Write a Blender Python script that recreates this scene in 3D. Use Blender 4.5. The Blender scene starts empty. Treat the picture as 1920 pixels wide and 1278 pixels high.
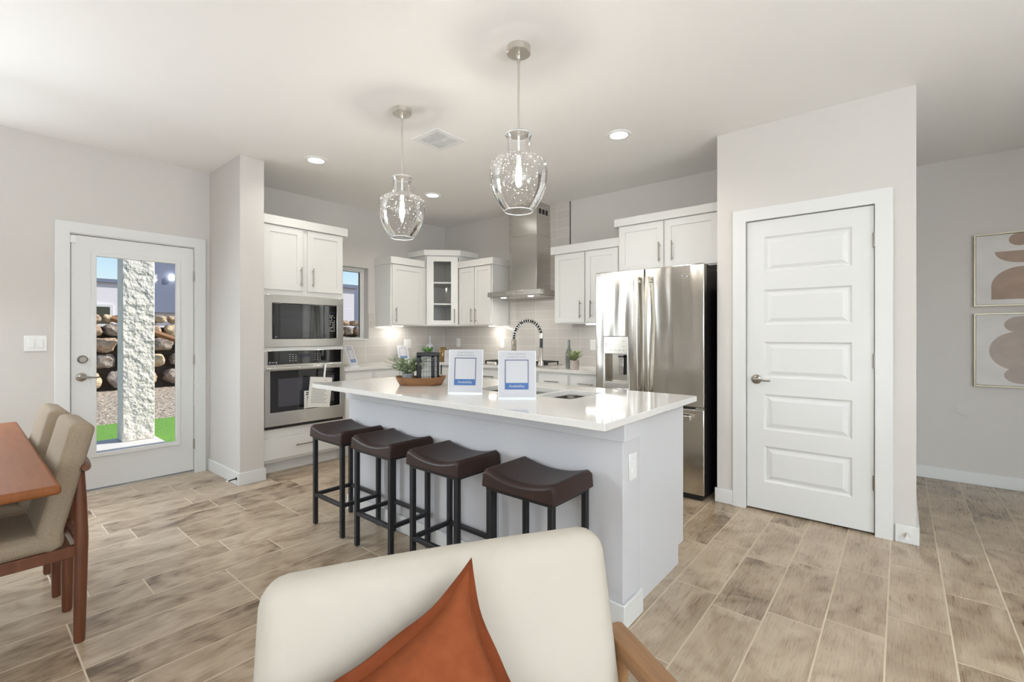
import bpy, math, random
from mathutils import Vector, Matrix, noise as mnoise
random.seed(7)
S = bpy.context.scene
COL = S.collection
pi = math.pi

# ------------------------------------------------------------------ camera, sky, sun, window light, exposure
YAW = 0.6965                      # camera heading, measured from the +X wall direction
cam_d = bpy.data.cameras.new('camera')
cam = bpy.data.objects.new('camera', cam_d); COL.objects.link(cam)
cam.location = (0, 0, 1.25)
cam.rotation_euler = (pi/2, 0, YAW - pi/2)
cam_d.sensor_width = 36.0
cam_d.lens = 872.0 / 1920.0 * 36.0
cam_d.shift_y = -13.0 / 1920.0
cam_d.clip_start = 0.02
S.camera = cam

S.view_settings.view_transform = 'Standard'
S.view_settings.look = 'None'
S.view_settings.gamma = 1.0
S.view_settings.use_curve_mapping = False
S.view_settings.exposure = 0.46

w = bpy.data.worlds.new('sky'); S.world = w; w.use_nodes = True
wn = w.node_tree.nodes; wl = w.node_tree.links
for n in list(wn): wn.remove(n)
sky = wn.new('ShaderNodeTexSky'); sky.sky_type = 'NISHITA'
sky.sun_disc = False; sky.sun_elevation = math.radians(42); sky.sun_rotation = math.radians(115)
sky.air_density = 1.0; sky.dust_density = 0.6; sky.ozone_density = 1.2
bg = wn.new('ShaderNodeBackground'); bg.inputs['Strength'].default_value = 0.125
wo = wn.new('ShaderNodeOutputWorld')
wl.new(sky.outputs[0], bg.inputs[0]); wl.new(bg.outputs[0], wo.inputs[0])

def add_light(name, kind, loc, energy, color=(1, 1, 1), aim=None, size=None, size_y=None, **kw):
    d = bpy.data.lights.new(name, kind); d.energy = energy; d.color = color
    o = bpy.data.objects.new(name, d); COL.objects.link(o); o.location = loc
    if aim is not None:
        o.rotation_euler = Vector(aim).to_track_quat('-Z', 'Y').to_euler()
    if kind == 'AREA':
        d.shape = kw.get('shape', 'RECTANGLE'); d.size = size
        if size_y: d.size_y = size_y
    for k, v in kw.items():
        if k != 'shape': setattr(d, k, v)
    return o

add_light('sun', 'SUN', (6, -2, 9), 4.3, (1.0, 0.95, 0.88), aim=(-0.70, 0.30, -0.60), angle=math.radians(0.6))
# daylight through the living-room windows behind the camera
DAY = (0.84, 0.925, 1.0)
# sky light through each window, then an added uplight that brightens the ceiling
add_light('daylight_dining_window', 'AREA', (-0.86, 4.83, 1.5), 72, DAY, aim=(0.1, -1, -0.8), size=1.25, size_y=1.6)
add_light('added_uplight_dining_window', 'AREA', (-0.86, 4.82, 1.2), 12, DAY, aim=(0.2, -0.7, 1), size=1.25, size_y=0.9, spread=math.radians(125))  # added lamp aimed upward to brighten the ceiling
add_light('daylight_side_window', 'AREA', (-3.93, -1.3, 1.55), 58, DAY, aim=(1, 0, 0.1), size=2.4, size_y=1.6)
add_light('daylight_rear_window', 'AREA', (-1.6, -3.93, 1.45), 56, DAY, aim=(0, 1, 0.1), size=2.3, size_y=1.7)
add_light('added_uplight_rear_window', 'AREA', (-1.6, -3.92, 1.2), 140, DAY, aim=(0, 0.5, 1), size=2.3, size_y=0.9, spread=math.radians(125))  # added uplight, lifts the ceiling from the rear wall
add_light('daylight_rear_door', 'AREA', (0.9, -3.93, 1.25), 18, DAY, aim=(0, 1, 0.1), size=1.3, size_y=1.9)
add_light('added_uplight_rear_door', 'AREA', (0.9, -3.92, 1.0), 90, DAY, aim=(0, 0.5, 1), size=1.3, size_y=0.9, spread=math.radians(125))  # added uplight beside the rear opening, for the ceiling

# ------------------------------------------------------------------ dimensions
CEIL = 2.73
YL = 4.90        # wall with the glazed door and, further right, the kitchen window
XW = 4.40        # wall behind hood and refrigerator
XP = 3.655       # pantry front
XH = 5.44        # hall wall
XF, YR = -4.0, -4.0

# ------------------------------------------------------------------ materials
def newmat(name):
    m = bpy.data.materials.new(name); m.use_nodes = True
    nt = m.node_tree
    b = nt.nodes['Principled BSDF']
    return m, nt, b
def lin(r, g, b):
    f = lambda c: (c/255/12.92) if c/255 <= 0.04045 else ((c/255+0.055)/1.055)**2.4
    return (f(r), f(g), f(b), 1)
def bump(nt, b, scale, strength, dist=0.002, detail=3, vec=None, coords='Object'):
    n = nt.nodes.new('ShaderNodeTexNoise'); n.inputs['Scale'].default_value = scale; n.inputs['Detail'].default_value = detail
    bp = nt.nodes.new('ShaderNodeBump'); bp.inputs['Strength'].default_value = strength; bp.inputs['Distance'].default_value = dist
    tc = nt.nodes.new('ShaderNodeTexCoord')
    if vec is not None:
        mp = nt.nodes.new('ShaderNodeMapping'); mp.inputs['Scale'].default_value = vec
        nt.links.new(tc.outputs[coords], mp.inputs[0]); nt.links.new(mp.outputs[0], n.inputs['Vector'])
    else:
        nt.links.new(tc.outputs[coords], n.inputs['Vector'])
    nt.links.new(n.outputs['Fac'], bp.inputs['Height']); nt.links.new(bp.outputs[0], b.inputs['Normal'])
    return n
def paint(name, col, rough=0.5, metal=0.0, bs=0, bstr=0.1, bd=0.002, bvec=None, spec=0.5, coat=0, var=0, varscale=8, varvec=None, var2=None):
    m, nt, b = newmat(name)
    b.inputs['Base Color'].default_value = col
    b.inputs['Roughness'].default_value = rough
    b.inputs['Metallic'].default_value = metal
    b.inputs['Specular IOR Level'].default_value = spec
    b.inputs['Coat Weight'].default_value = coat
    if bs: bump(nt, b, bs, bstr, bd, vec=bvec)
    if var or var2:
        tc = nt.nodes.new('ShaderNodeTexCoord'); mp = nt.nodes.new('ShaderNodeMapping')
        mp.inputs['Scale'].default_value = varvec or (1, 1, 1)
        n = nt.nodes.new('ShaderNodeTexNoise'); n.inputs['Scale'].default_value = varscale; n.inputs['Detail'].default_value = 5
        r = nt.nodes.new('ShaderNodeValToRGB')
        r.color_ramp.elements[0].position = 0.3; r.color_ramp.elements[1].position = 0.7
        c2 = var2 or tuple(min(1, c*(1+var)) for c in col[:3]) + (1,)
        c1 = col if var2 else tuple(c*(1-var) for c in col[:3]) + (1,)
        r.color_ramp.elements[0].color = c1; r.color_ramp.elements[1].color = c2
        nt.links.new(tc.outputs['Object'], mp.inputs[0]); nt.links.new(mp.outputs[0], n.inputs['Vector'])
        nt.links.new(n.outputs['Fac'], r.inputs[0]); nt.links.new(r.outputs[0], b.inputs['Base Color'])
    return m
def emit(name, col, strength):
    m, nt, b = newmat(name)
    b.inputs['Base Color'].default_value = (0.8, 0.8, 0.8, 1)
    b.inputs['Emission Color'].default_value = col; b.inputs['Emission Strength'].default_value = strength
    return m

M = {}
M['wall'] = paint('wall_paint', lin(203, 199, 194), 0.75, bs=90, bstr=0.25, bd=0.0015)
M['ceiling'] = paint('ceiling_paint', lin(238, 236, 233), 0.8, bs=70, bstr=0.15, bd=0.0015)
M['trim'] = paint('trim_paint', lin(217, 217, 215), 0.38)
M['cab'] = paint('cabinet_lacquer', lin(223, 222, 218), 0.33)
M['islandwall'] = paint('island_wall_paint', lin(200, 199, 201), 0.7, bs=55, bstr=0.45, bd=0.002)
M['islandpanel'] = paint('island_panel_paint', lin(204, 204, 206), 0.4)
M['white'] = paint('white_plastic', lin(226, 226, 224), 0.35)
M['nickel'] = paint('brushed_nickel', lin(214, 209, 201), 0.34, 1.0)
M['pull'] = paint('satin_nickel_pull', lin(156, 150, 142), 0.32, 1.0)
M['sinksteel'] = paint('sink_bowl_steel', lin(150, 144, 135), 0.34, 1.0)
M['chrome'] = paint('polished_chrome', lin(215, 215, 215), 0.08, 1.0)
M['black'] = paint('black_plastic', lin(22, 22, 23), 0.35)
M['gap'] = paint('dark_grey_edge', lin(70, 66, 62), 0.8)  # dark grey of the window gasket and the tile edge strip
M['blackmetal'] = paint('black_powder_coat', lin(30, 30, 33), 0.42, 0.2)
M['blackglass'] = paint('black_glass', lin(20, 19, 20), 0.05, spec=0.6, coat=0.5)
M['ovenglass'] = paint('oven_glass', lin(38, 37, 42), 0.06, spec=0.6, coat=0.5)
M['ovenwindow'] = paint('oven_window', lin(62, 61, 68), 0.08, spec=0.6, coat=0.5)
M['fridgeside'] = paint('refrigerator_side', lin(26, 25, 24), 0.38)
M['leather'] = paint('brown_leather', lin(46, 33, 31), 0.42, spec=0.3, bs=260, bstr=0.12, bd=0.001, var2=lin(58, 42, 37), varscale=6)
M['cream'] = paint('cream_upholstery', lin(181, 174, 162), 0.9, bs=700, bstr=0.25, bd=0.001, spec=0.2)
M['rust'] = paint('rust_linen', lin(119, 61, 33), 0.9, bs=600, bstr=0.4, bd=0.001, spec=0.15, var2=lin(131, 71, 41), varscale=30)
M['rustdark'] = paint('rust_flange', lin(110, 55, 29), 0.9, bs=600, bstr=0.4, bd=0.001, spec=0.15)
M['taupe'] = paint('taupe_fabric', lin(138, 123, 104), 0.95, bs=500, bstr=0.5, bd=0.001, spec=0.15, var2=lin(154, 139, 119), varscale=220)
M['walnut'] = paint('walnut_wood', lin(108, 63, 39), 0.4, bs=0, var2=lin(88, 49, 29), varscale=5, varvec=(9, 9, 1))
M['tablewood'] = paint('table_wood', lin(134, 82, 46), 0.5, spec=0.2, var2=lin(120, 71, 39), varscale=4, varvec=(12, 1.2, 4))
M['armwood'] = paint('arm_wood', lin(158, 118, 80), 0.42, var2=lin(134, 96, 62), varscale=5, varvec=(14, 1.2, 14))
M['traywood'] = paint('tray_wood', lin(150, 108, 70), 0.5, var2=lin(124, 84, 52), varscale=5, varvec=(2, 12, 12))
M['leaf'] = paint('grey_green_leaf', lin(122, 140, 100), 0.6, var2=lin(176, 188, 158), varscale=40)
M['leaf2'] = paint('bright_green_leaf', lin(74, 118, 58), 0.5, var2=lin(110, 150, 84), varscale=40)
M['leaf3'] = paint('pale_green_leaf', lin(140, 158, 98), 0.6, var2=lin(186, 196, 150), varscale=60)
M['stem'] = paint('plant_stem', lin(92, 98, 66), 0.7)
M['greypot'] = paint('grey_ceramic', lin(150, 150, 150), 0.6)
M['pinkpot'] = paint('concrete_pot', lin(196, 184, 174), 0.8, var2=lin(176, 164, 154), varscale=30)
M['navy'] = paint('navy_gloss', lin(13, 14, 21), 0.22, spec=0.4)
M['frosted'] = paint('frosted_pane', lin(226, 224, 218), 0.4)
M['lavender'] = paint('lavender_ceramic', lin(186, 186, 198), 0.45)
M['amber'] = paint('amber_glass', lin(128, 104, 62), 0.12, 0.35, coat=0.6)
M['greenbottle'] = paint('dark_bottle_glass', lin(112, 117, 113), 0.16, coat=0.5)
M['paper'] = paint('paper', lin(192, 192, 196), 0.6)
M['paperlight'] = paint('booklet_paper', lin(224, 222, 214), 0.7)
M['acrylic'] = paint('clear_acrylic_edge', lin(228, 232, 234), 0.1, coat=0.5)
M['signblue'] = paint('sign_blue', lin(66, 104, 158), 0.6)
M['signnavy'] = paint('sign_navy', lin(60, 68, 104), 0.6)
M['ink'] = paint('grey_ink', lin(150, 150, 152), 0.7)
M['paleink'] = paint('pale_ink', lin(200, 202, 210), 0.7)
M['darkink'] = paint('dark_ink', lin(60, 60, 62), 0.7)
M['marks'] = paint('panel_markings', lin(190, 190, 190), 0.5)
M['display'] = paint('display_glass', lin(22, 26, 42), 0.1)
M['frameedge'] = paint('champagne_frame', lin(168, 160, 138), 0.35, 0.6)
M['artpaper'] = paint('art_paper', lin(216, 213, 210), 0.8, var2=lin(206, 203, 200), varscale=6)
M['artbrown'] = paint('art_brown_wash', lin(170, 150, 136), 0.85, var2=lin(152, 132, 118), varscale=7)
M['artpink'] = paint('art_grey_wash', lin(178, 166, 158), 0.85, var2=lin(164, 152, 144), varscale=7)
M['quartz'] = paint('white_quartz', lin(222, 220, 216), 0.07, spec=0.5, var2=lin(216, 213, 208), varscale=120)
M['steel_plain'] = paint('sink_steel', lin(190, 184, 174), 0.24, 1.0, bs=200, bstr=0.03)
M['bulb'] = emit('bulb_glow', (1.0, 0.92, 0.82, 1), 210)
M['downlight'] = emit('downlight_glow', (1.0, 0.97, 0.92, 1), 9)
M['ledstrip'] = emit('led_glow', (1.0, 0.96, 0.90, 1), 7)
def mat_bubble():
    m = bpy.data.materials.new('glass_bubble'); m.use_nodes = True; nt = m.node_tree
    for n in list(nt.nodes): nt.nodes.remove(n)
    out = nt.nodes.new('ShaderNodeOutputMaterial'); a = nt.nodes.new('ShaderNodeBsdfTranslucent'); a.inputs[0].default_value = (0.6, 0.6, 0.6, 1)
    g = nt.nodes.new('ShaderNodeBsdfGlossy'); g.inputs['Roughness'].default_value = 0.1; mx = nt.nodes.new('ShaderNodeMixShader'); mx.inputs[0].default_value = 0.35
    nt.links.new(a.outputs[0], mx.inputs[1]); nt.links.new(g.outputs[0], mx.inputs[2]); nt.links.new(mx.outputs[0], out.inputs[0])
    return m
M['bubble'] = mat_bubble()
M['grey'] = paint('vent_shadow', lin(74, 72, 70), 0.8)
M['cabinside'] = paint('cabinet_interior', lin(226, 223, 219), 0.7)
# outdoors
M['stucco'] = paint('rough_stucco', lin(226, 222, 213), 0.9, bs=13, bstr=1.0, bd=0.05)
M['stuccowall'] = paint('pale_house_stucco', lin(222, 218, 222), 0.9)
M['bluehouse'] = paint('blue_grey_stucco', lin(120, 128, 148), 0.9)
M['concrete'] = paint('patio_concrete', lin(206, 204, 200), 0.85, bs=60, bstr=0.2)
M['grass'] = paint('lawn_grass', lin(104, 164, 60), 0.9, bs=120, bstr=1.0, bd=0.03, var2=lin(146, 200, 92), varscale=60)
M['gravel'] = paint('tan_gravel', lin(118, 102, 86), 0.95, bs=20, bstr=1.0, bd=0.08, var2=lin(220, 206, 186), varscale=14)
M['bank'] = paint('earth_bank', lin(96, 84, 72), 0.95, bs=8, bstr=0.6, bd=0.05)
ROCKM = [paint('tan_rock', lin(196, 172, 148), 0.9, bs=9, bstr=0.8, bd=0.04, var2=lin(160, 134, 112), varscale=5),
         paint('grey_rock', lin(172, 162, 152), 0.9, bs=9, bstr=0.8, bd=0.04, var2=lin(128, 116, 106), varscale=5),
         paint('buff_rock', lin(214, 196, 164), 0.9, bs=9, bstr=0.8, bd=0.04, var2=lin(178, 158, 128), varscale=5)]
M['beam'] = paint('weathered_beam', lin(128, 92, 62), 0.8)

def mat_steel():
    m, nt, b = newmat('brushed_stainless_steel')
    b.inputs['Base Color'].default_value = lin(202, 198, 191)
    b.inputs['Metallic'].default_value = 1.0
    b.inputs['Roughness'].default_value = 0.15
    tc = nt.nodes.new('ShaderNodeTexCoord')
    def nz(vec, sc, det):
        mp = nt.nodes.new('ShaderNodeMapping'); mp.inputs['Scale'].default_value = vec
        n = nt.nodes.new('ShaderNodeTexNoise'); n.inputs['Scale'].default_value = sc; n.inputs['Detail'].default_value = det
        nt.links.new(tc.outputs['Object'], mp.inputs[0]); nt.links.new(mp.outputs[0], n.inputs['Vector'])
        return n
    wob = nz((1, 3.2, 0.55), 2.4, 1); fine = nz((1, 260, 1.5), 1.0, 2)
    b1 = nt.nodes.new('ShaderNodeBump'); b1.inputs['Strength'].default_value = 0.55; b1.inputs['Distance'].default_value = 0.016
    b2 = nt.nodes.new('ShaderNodeBump'); b2.inputs['Strength'].default_value = 0.12; b2.inputs['Distance'].default_value = 0.001
    nt.links.new(wob.outputs['Fac'], b1.inputs['Height']); nt.links.new(fine.outputs['Fac'], b2.inputs['Height'])
    nt.links.new(b1.outputs[0], b2.inputs['Normal']); nt.links.new(b2.outputs[0], b.inputs['Normal'])
    return m
M['steel'] = mat_steel()
M['steel_flat'] = paint('satin_stainless_steel', lin(211, 208, 203), 0.24, 1.0, bs=1.0, bstr=0.1, bd=0.001, bvec=(1.5, 1.5, 240))
M['steel_dark'] = paint('hood_side_steel', lin(150, 143, 133), 0.3, 1.0)

def mat_glass(name, tint=(1, 1, 1, 1), seeds=False, blend=0.12):
    m = bpy.data.materials.new(name); m.use_nodes = True
    nt = m.node_tree
    for n in list(nt.nodes): nt.nodes.remove(n)
    out = nt.nodes.new('ShaderNodeOutputMaterial')
    tr = nt.nodes.new('ShaderNodeBsdfTransparent'); tr.inputs[0].default_value = tint
    gl = nt.nodes.new('ShaderNodeBsdfGlossy'); gl.inputs['Roughness'].default_value = 0.03
    fr = nt.nodes.new('ShaderNodeLayerWeight'); fr.inputs['Blend'].default_value = blend
    mx = nt.nodes.new('ShaderNodeMixShader')
    nt.links.new(fr.outputs['Fresnel'], mx.inputs[0]); nt.links.new(tr.outputs[0], mx.inputs[1]); nt.links.new(gl.outputs[0], mx.inputs[2])
    last = mx
    nt.links.new(last.outputs[0], out.inputs[0])
    return m
M['glass'] = mat_glass('window_glass')
M['seeded'] = mat_glass('pendant_glass', seeds=False, blend=0.3)

def mat_floor():
    m, nt, b = newmat('wood_look_tile')
    N = nt.nodes; L = nt.links
    geo = N.new('ShaderNodeNewGeometry'); sp = N.new('ShaderNodeSeparateXYZ'); L.new(geo.outputs['Position'], sp.inputs[0])
    def mth(op, a, bb=None):
        n = N.new('ShaderNodeMath'); n.operation = op
        for i, v in enumerate((a, bb)):
            if v is None: continue
            if isinstance(v, (int, float)): n.inputs[i].default_value = v
            else: L.new(v, n.inputs[i])
        return n.outputs[0]
    TW, TL = 0.2085, 0.6125
    v = mth('DIVIDE', mth('SUBTRACT', sp.outputs['Y'], 0.047 - 20*TW), TW)
    row = mth('FLOOR', v); fv = mth('FRACT', v)
    wn_ = N.new('ShaderNodeTexWhiteNoise'); wn_.noise_dimensions = '1D'; L.new(row, wn_.inputs['W'])
    # tiles run in thirds from one row to the next, with a small irregularity
    third = mth('MULTIPLY', mth('FLOOR', mth('MULTIPLY', wn_.outputs['Value'], 6.0)), 1/6.0)
    u = mth('ADD', mth('DIVIDE', mth('ADD', sp.outputs['X'], 20*TL), TL), third)
    colm = mth('FLOOR', u); fu = mth('FRACT', u)
    cmb = N.new('ShaderNodeCombineXYZ'); L.new(row, cmb.inputs[0]); L.new(colm, cmb.inputs[1])
    wt = N.new('ShaderNodeTexWhiteNoise'); wt.noise_dimensions = '2D'; L.new(cmb.outputs[0], wt.inputs['Vector'])
    # grout mask
    g = 0.0030
    eu = mth('MULTIPLY', mth('MINIMUM', fu, mth('SUBTRACT', 1.0, fu)), TL)
    ev = mth('MULTIPLY', mth('MINIMUM', fv, mth('SUBTRACT', 1.0, fv)), TW)
    grout = mth('LESS_THAN', mth('MINIMUM', eu, ev), g)
    # grain coordinates shifted per tile
    off = N.new('ShaderNodeVectorMath'); off.operation = 'SCALE'; L.new(wt.outputs['Color'], off.inputs[0]); off.inputs['Scale'].default_value = 37.0
    def grain(scale, sx, sy, detail, dist):
        mp = N.new('ShaderNodeMapping'); mp.inputs['Scale'].default_value = (sx, sy, 1); L.new(geo.outputs['Position'], mp.inputs[0])
        ad = N.new('ShaderNodeVectorMath'); ad.operation = 'ADD'; L.new(mp.outputs[0], ad.inputs[0]); L.new(off.outputs[0], ad.inputs[1])
        n = N.new('ShaderNodeTexNoise'); n.inputs['Scale'].default_value = scale; n.inputs['Detail'].default_value = detail; n.inputs['Distortion'].default_value = dist
        L.new(ad.outputs[0], n.inputs['Vector']); return n.outputs['Fac']
    g1 = grain(3.0, 1.0, 14.0, 6, 0.8); g2 = grain(2.4, 1.8, 2.6, 6, 1.2); g3 = grain(12, 1.0, 24, 4, 0.3)
    mixv = mth('ADD', mth('ADD', mth('MULTIPLY', g1, 0.22), mth('MULTIPLY', g2, 0.70)), mth('MULTIPLY', g3, 0.20))
    mixv = mth('ADD', mixv, mth('MULTIPLY', mth('SUBTRACT', wt.outputs['Value'], 0.5), 0.12))
    ramp = N.new('ShaderNodeValToRGB'); L.new(mixv, ramp.inputs[0])
    e = ramp.color_ramp.elements
    e[0].position = 0.38; e[0].color = lin(104, 85, 65)
    e[1].position = 0.76; e[1].color = lin(190, 174, 152)
    x = e.new(0.48); x.color = lin(150, 131, 108)
    x = e.new(0.58); x.color = lin(168, 150, 127)
    mx = N.new('ShaderNodeMix'); mx.data_type = 'RGBA'
    L.new(grout, mx.inputs['Factor']); L.new(ramp.outputs[0], mx.inputs[6]); mx.inputs[7].default_value = lin(204, 190, 168)
    L.new(mx.outputs[2], b.inputs['Base Color'])
    L.new(mth('ADD', mth('MULTIPLY', grout, 0.6), mth('ADD', 0.22, mth('MULTIPLY', g3, 0.14))), b.inputs['Roughness'])
    hb = mth('SUBTRACT', mth('MULTIPLY', g1, 0.3), grout)
    bp = N.new('ShaderNodeBump'); bp.inputs['Strength'].default_value = 0.35; bp.inputs['Distance'].default_value = 0.0015
    L.new(hb, bp.inputs['Height']); L.new(bp.outputs[0], b.inputs['Normal'])
    return m
M['floor'] = mat_floor()

def mat_tile(axis, phase):
    m, nt, b = newmat('taupe_glazed_tile')
    N = nt.nodes; L = nt.links
    geo = N.new('ShaderNodeNewGeometry'); sp = N.new('ShaderNodeSeparateXYZ'); L.new(geo.outputs['Position'], sp.inputs[0])
    def mth(op, a, bb=None):
        n = N.new('ShaderNodeMath'); n.operation = op
        for i, v in enumerate((a, bb)):
            if v is None: continue
            if isinstance(v, (int, float)): n.inputs[i].default_value = v
            else: L.new(v, n.inputs[i])
        return n.outputs[0]
    TW, TH = 0.306, 0.1025
    u = mth('DIVIDE', mth('SUBTRACT', sp.outputs[axis], phase-10*TW), TW); v = mth('DIVIDE', mth('SUBTRACT', sp.outputs['Z'], 0.905-10*TH), TH)
    fu = mth('FRACT', u); fv = mth('FRACT', v)
    cmb = N.new('ShaderNodeCombineXYZ'); L.new(mth('FLOOR', u), cmb.inputs[0]); L.new(mth('FLOOR', v), cmb.inputs[1])
    wt = N.new('ShaderNodeTexWhiteNoise'); wt.noise_dimensions = '2D'; L.new(cmb.outputs[0], wt.inputs['Vector'])
    e = mth('MINIMUM', mth('MULTIPLY', mth('MINIMUM', fu, mth('SUBTRACT', 1.0, fu)), TW), mth('MULTIPLY', mth('MINIMUM', fv, mth('SUBTRACT', 1.0, fv)), TH))
    gr = mth('LESS_THAN', e, 0.0016)
    r = N.new('ShaderNodeValToRGB'); L.new(wt.outputs['Value'], r.inputs[0])
    r.color_ramp.elements[0].color = lin(190, 185, 179); r.color_ramp.elements[1].color = lin(198, 194, 188)
    mx = N.new('ShaderNodeMix'); mx.data_type = 'RGBA'; L.new(gr, mx.inputs['Factor']); L.new(r.outputs[0], mx.inputs[6]); mx.inputs[7].default_value = lin(222, 218, 212)
    L.new(mx.outputs[2], b.inputs['Base Color'])
    b.inputs['Roughness'].default_value = 0.16
    bp = N.new('ShaderNodeBump'); bp.inputs['Strength'].default_value = 0.4; bp.inputs['Distance'].default_value = 0.001; bp.invert = True
    L.new(gr, bp.inputs['Height']); L.new(bp.outputs[0], b.inputs['Normal'])
    return m
M['tile_x'] = mat_tile('X', 3.75); M['tile_y'] = mat_tile('Y', 3.0)

# ------------------------------------------------------------------ mesh building
ORG = {}
class MB:
    def __init__(s): s.v = []; s.f = []
    def add(s, vs, fs, mtx=None):
        o = len(s.v)
        s.v += [tuple(mtx @ Vector(p)) for p in vs] if mtx is not None else [tuple(p) for p in vs]
        s.f += [tuple(i+o for i in f) for f in fs]; return s
    def box(s, x0, x1, y0, y1, z0, z1, mtx=None):
        x0, x1 = sorted((x0, x1)); y0, y1 = sorted((y0, y1)); z0, z1 = sorted((z0, z1))
        v = [(x0,y0,z0),(x1,y0,z0),(x1,y1,z0),(x0,y1,z0),(x0,y0,z1),(x1,y0,z1),(x1,y1,z1),(x0,y1,z1)]
        return s.add(v, [(3,2,1,0),(4,5,6,7),(0,1,5,4),(1,2,6,5),(2,3,7,6),(3,0,4,7)], mtx)
    def prism(s, poly, a0, a1, axis='z', mtx=None):
        n = len(poly)
        def P(p, a):
            return (p[0], p[1], a) if axis == 'z' else ((a, p[0], p[1]) if axis == 'x' else (p[0], a, p[1]))
        v = [P(p, a0) for p in poly] + [P(p, a1) for p in poly]
        f = [tuple(range(n-1, -1, -1)), tuple(range(n, 2*n))] + [(i, (i+1) % n, n+(i+1) % n, n+i) for i in range(n)]
        return s.add(v, f, mtx)
    def cyl(s, p0, p1, r0, r1=None, n=20):
        return s.tube([p0, p1], [r0, r0 if r1 is None else r1], n)
    def tube(s, pts, rs, n=12, closed=False):
        pts = [Vector(p) for p in pts]
        if isinstance(rs, (int, float)): rs = [rs]*len(pts)
        k = len(pts); vs = []; prev = None
        for i, p in enumerate(pts):
            if closed: t = pts[(i+1) % k] - pts[i-1]
            else: t = pts[min(i+1, k-1)] - pts[max(i-1, 0)]
            t.normalize()
            if prev is None:
                a = Vector((0, 0, 1)) if abs(t.z) < 0.9 else Vector((1, 0, 0))
                u = t.cross(a).normalized()
            else:
                u = (prev - t*prev.dot(t)).normalized()
            prev = u; w_ = t.cross(u)
            for j in range(n):
                a = 2*pi*j/n; vs.append(p + (u*math.cos(a) + w_*math.sin(a))*rs[i])
        f = []
        for i in range(k if closed else k-1):
            for j in range(n):
                a = i*n+j; b_ = i*n+(j+1) % n; c = ((i+1) % k)*n+(j+1) % n; d = ((i+1) % k)*n+j
                f.append((a, b_, c, d))
        if not closed:
            f.append(tuple(range(n-1, -1, -1))); f.append(tuple(range((k-1)*n, k*n)))
        return s.add(vs, f)
    def lathe(s, prof, c=(0, 0, 0), n=40, mtx=None):
        vs = []; f = []; k = len(prof)
        for (r, z) in prof:
            for j in range(n):
                a = 2*pi*j/n; vs.append((c[0]+r*math.cos(a), c[1]+r*math.sin(a), c[2]+z))
        for i in range(k-1):
            for j in range(n):
                f.append((i*n+j, i*n+(j+1) % n, (i+1)*n+(j+1) % n, (i+1)*n+j))
        if prof[0][0] > 1e-5 and getattr(s, 'cap', True): f.append(tuple(range(n-1, -1, -1)))
        if prof[-1][0] > 1e-5 and getattr(s, 'cap', True): f.append(tuple(range((k-1)*n, k*n)))
        return s.add(vs, f, mtx)
    def plate(s, a0, a1, b0, b1, c0, c1, holes, axis='z'):
        """slab spanning a,b with rectangular holes and thickness c, one closed skin"""
        As = sorted({a0, a1, *[h[0] for h in holes], *[h[1] for h in holes]})
        Bs = sorted({b0, b1, *[h[2] for h in holes], *[h[3] for h in holes]})
        idx = {}; vs = []; fs = []
        def P(a, b, c): return (a, b, c) if axis == 'z' else ((c, a, b) if axis == 'x' else (a, c, b))
        def V(i, j, k):
            if (i, j, k) not in idx: idx[(i, j, k)] = len(vs); vs.append(P(As[i], Bs[j], (c0, c1)[k]))
            return idx[(i, j, k)]
        def solid(i, j):
            if not (0 <= i < len(As)-1 and 0 <= j < len(Bs)-1): return False
            x = (As[i]+As[i+1])/2; y = (Bs[j]+Bs[j+1])/2
            return not any(h[0] < x < h[1] and h[2] < y < h[3] for h in holes)
        for i in range(len(As)-1):
            for j in range(len(Bs)-1):
                if not solid(i, j): continue
                fs.append((V(i,j,0), V(i,j+1,0), V(i+1,j+1,0), V(i+1,j,0))); fs.append((V(i,j,1), V(i+1,j,1), V(i+1,j+1,1), V(i,j+1,1)))
                if not solid(i-1, j): fs.append((V(i,j,0), V(i,j,1), V(i,j+1,1), V(i,j+1,0)))
                if not solid(i+1, j): fs.append((V(i+1,j,0), V(i+1,j+1,0), V(i+1,j+1,1), V(i+1,j,1)))
                if not solid(i, j-1): fs.append((V(i,j,0), V(i+1,j,0), V(i+1,j,1), V(i,j,1)))
                if not solid(i, j+1): fs.append((V(i,j+1,0), V(i,j+1,1), V(i+1,j+1,1), V(i+1,j+1,0)))
        if axis == 'y': fs = [tuple(reversed(f)) for f in fs]
        return s.add(vs, fs)
    def build(s, name, mat, parent=None, bev=0, seg=2, smooth=True, org=None, label=None, angle=35, sub=0):
        if parent is not None: org = ORG[parent.name]
        elif org is None:
            xs, ys, zs = zip(*s.v); org = ((min(xs)+max(xs))/2, (min(ys)+max(ys))/2, min(zs))
        me = bpy.data.meshes.new(name)
        me.from_pydata([(v[0]-org[0], v[1]-org[1], v[2]-org[2]) for v in s.v], [], s.f)
        me.validate()
        if smooth:
            for p in me.polygons: p.use_smooth = True
            try: me.set_sharp_from_angle(angle=math.radians(angle))
            except Exception: pass
        me.materials.append(M[mat] if isinstance(mat, str) else mat)
        o = bpy.data.objects.new(name, me); COL.objects.link(o)
        if parent is not None: o.parent = parent
        else: o.location = org
        ORG[o.name] = org
        if bev:
            m = o.modifiers.new('bevel', 'BEVEL'); m.width = bev; m.segments = seg; m.limit_method = 'ANGLE'; m.angle_limit = math.radians(40)
        if sub:
            m = o.modifiers.new('subdivision', 'SUBSURF'); m.levels = sub; m.render_levels = sub
        if label: o['label'] = label
        return o
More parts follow.
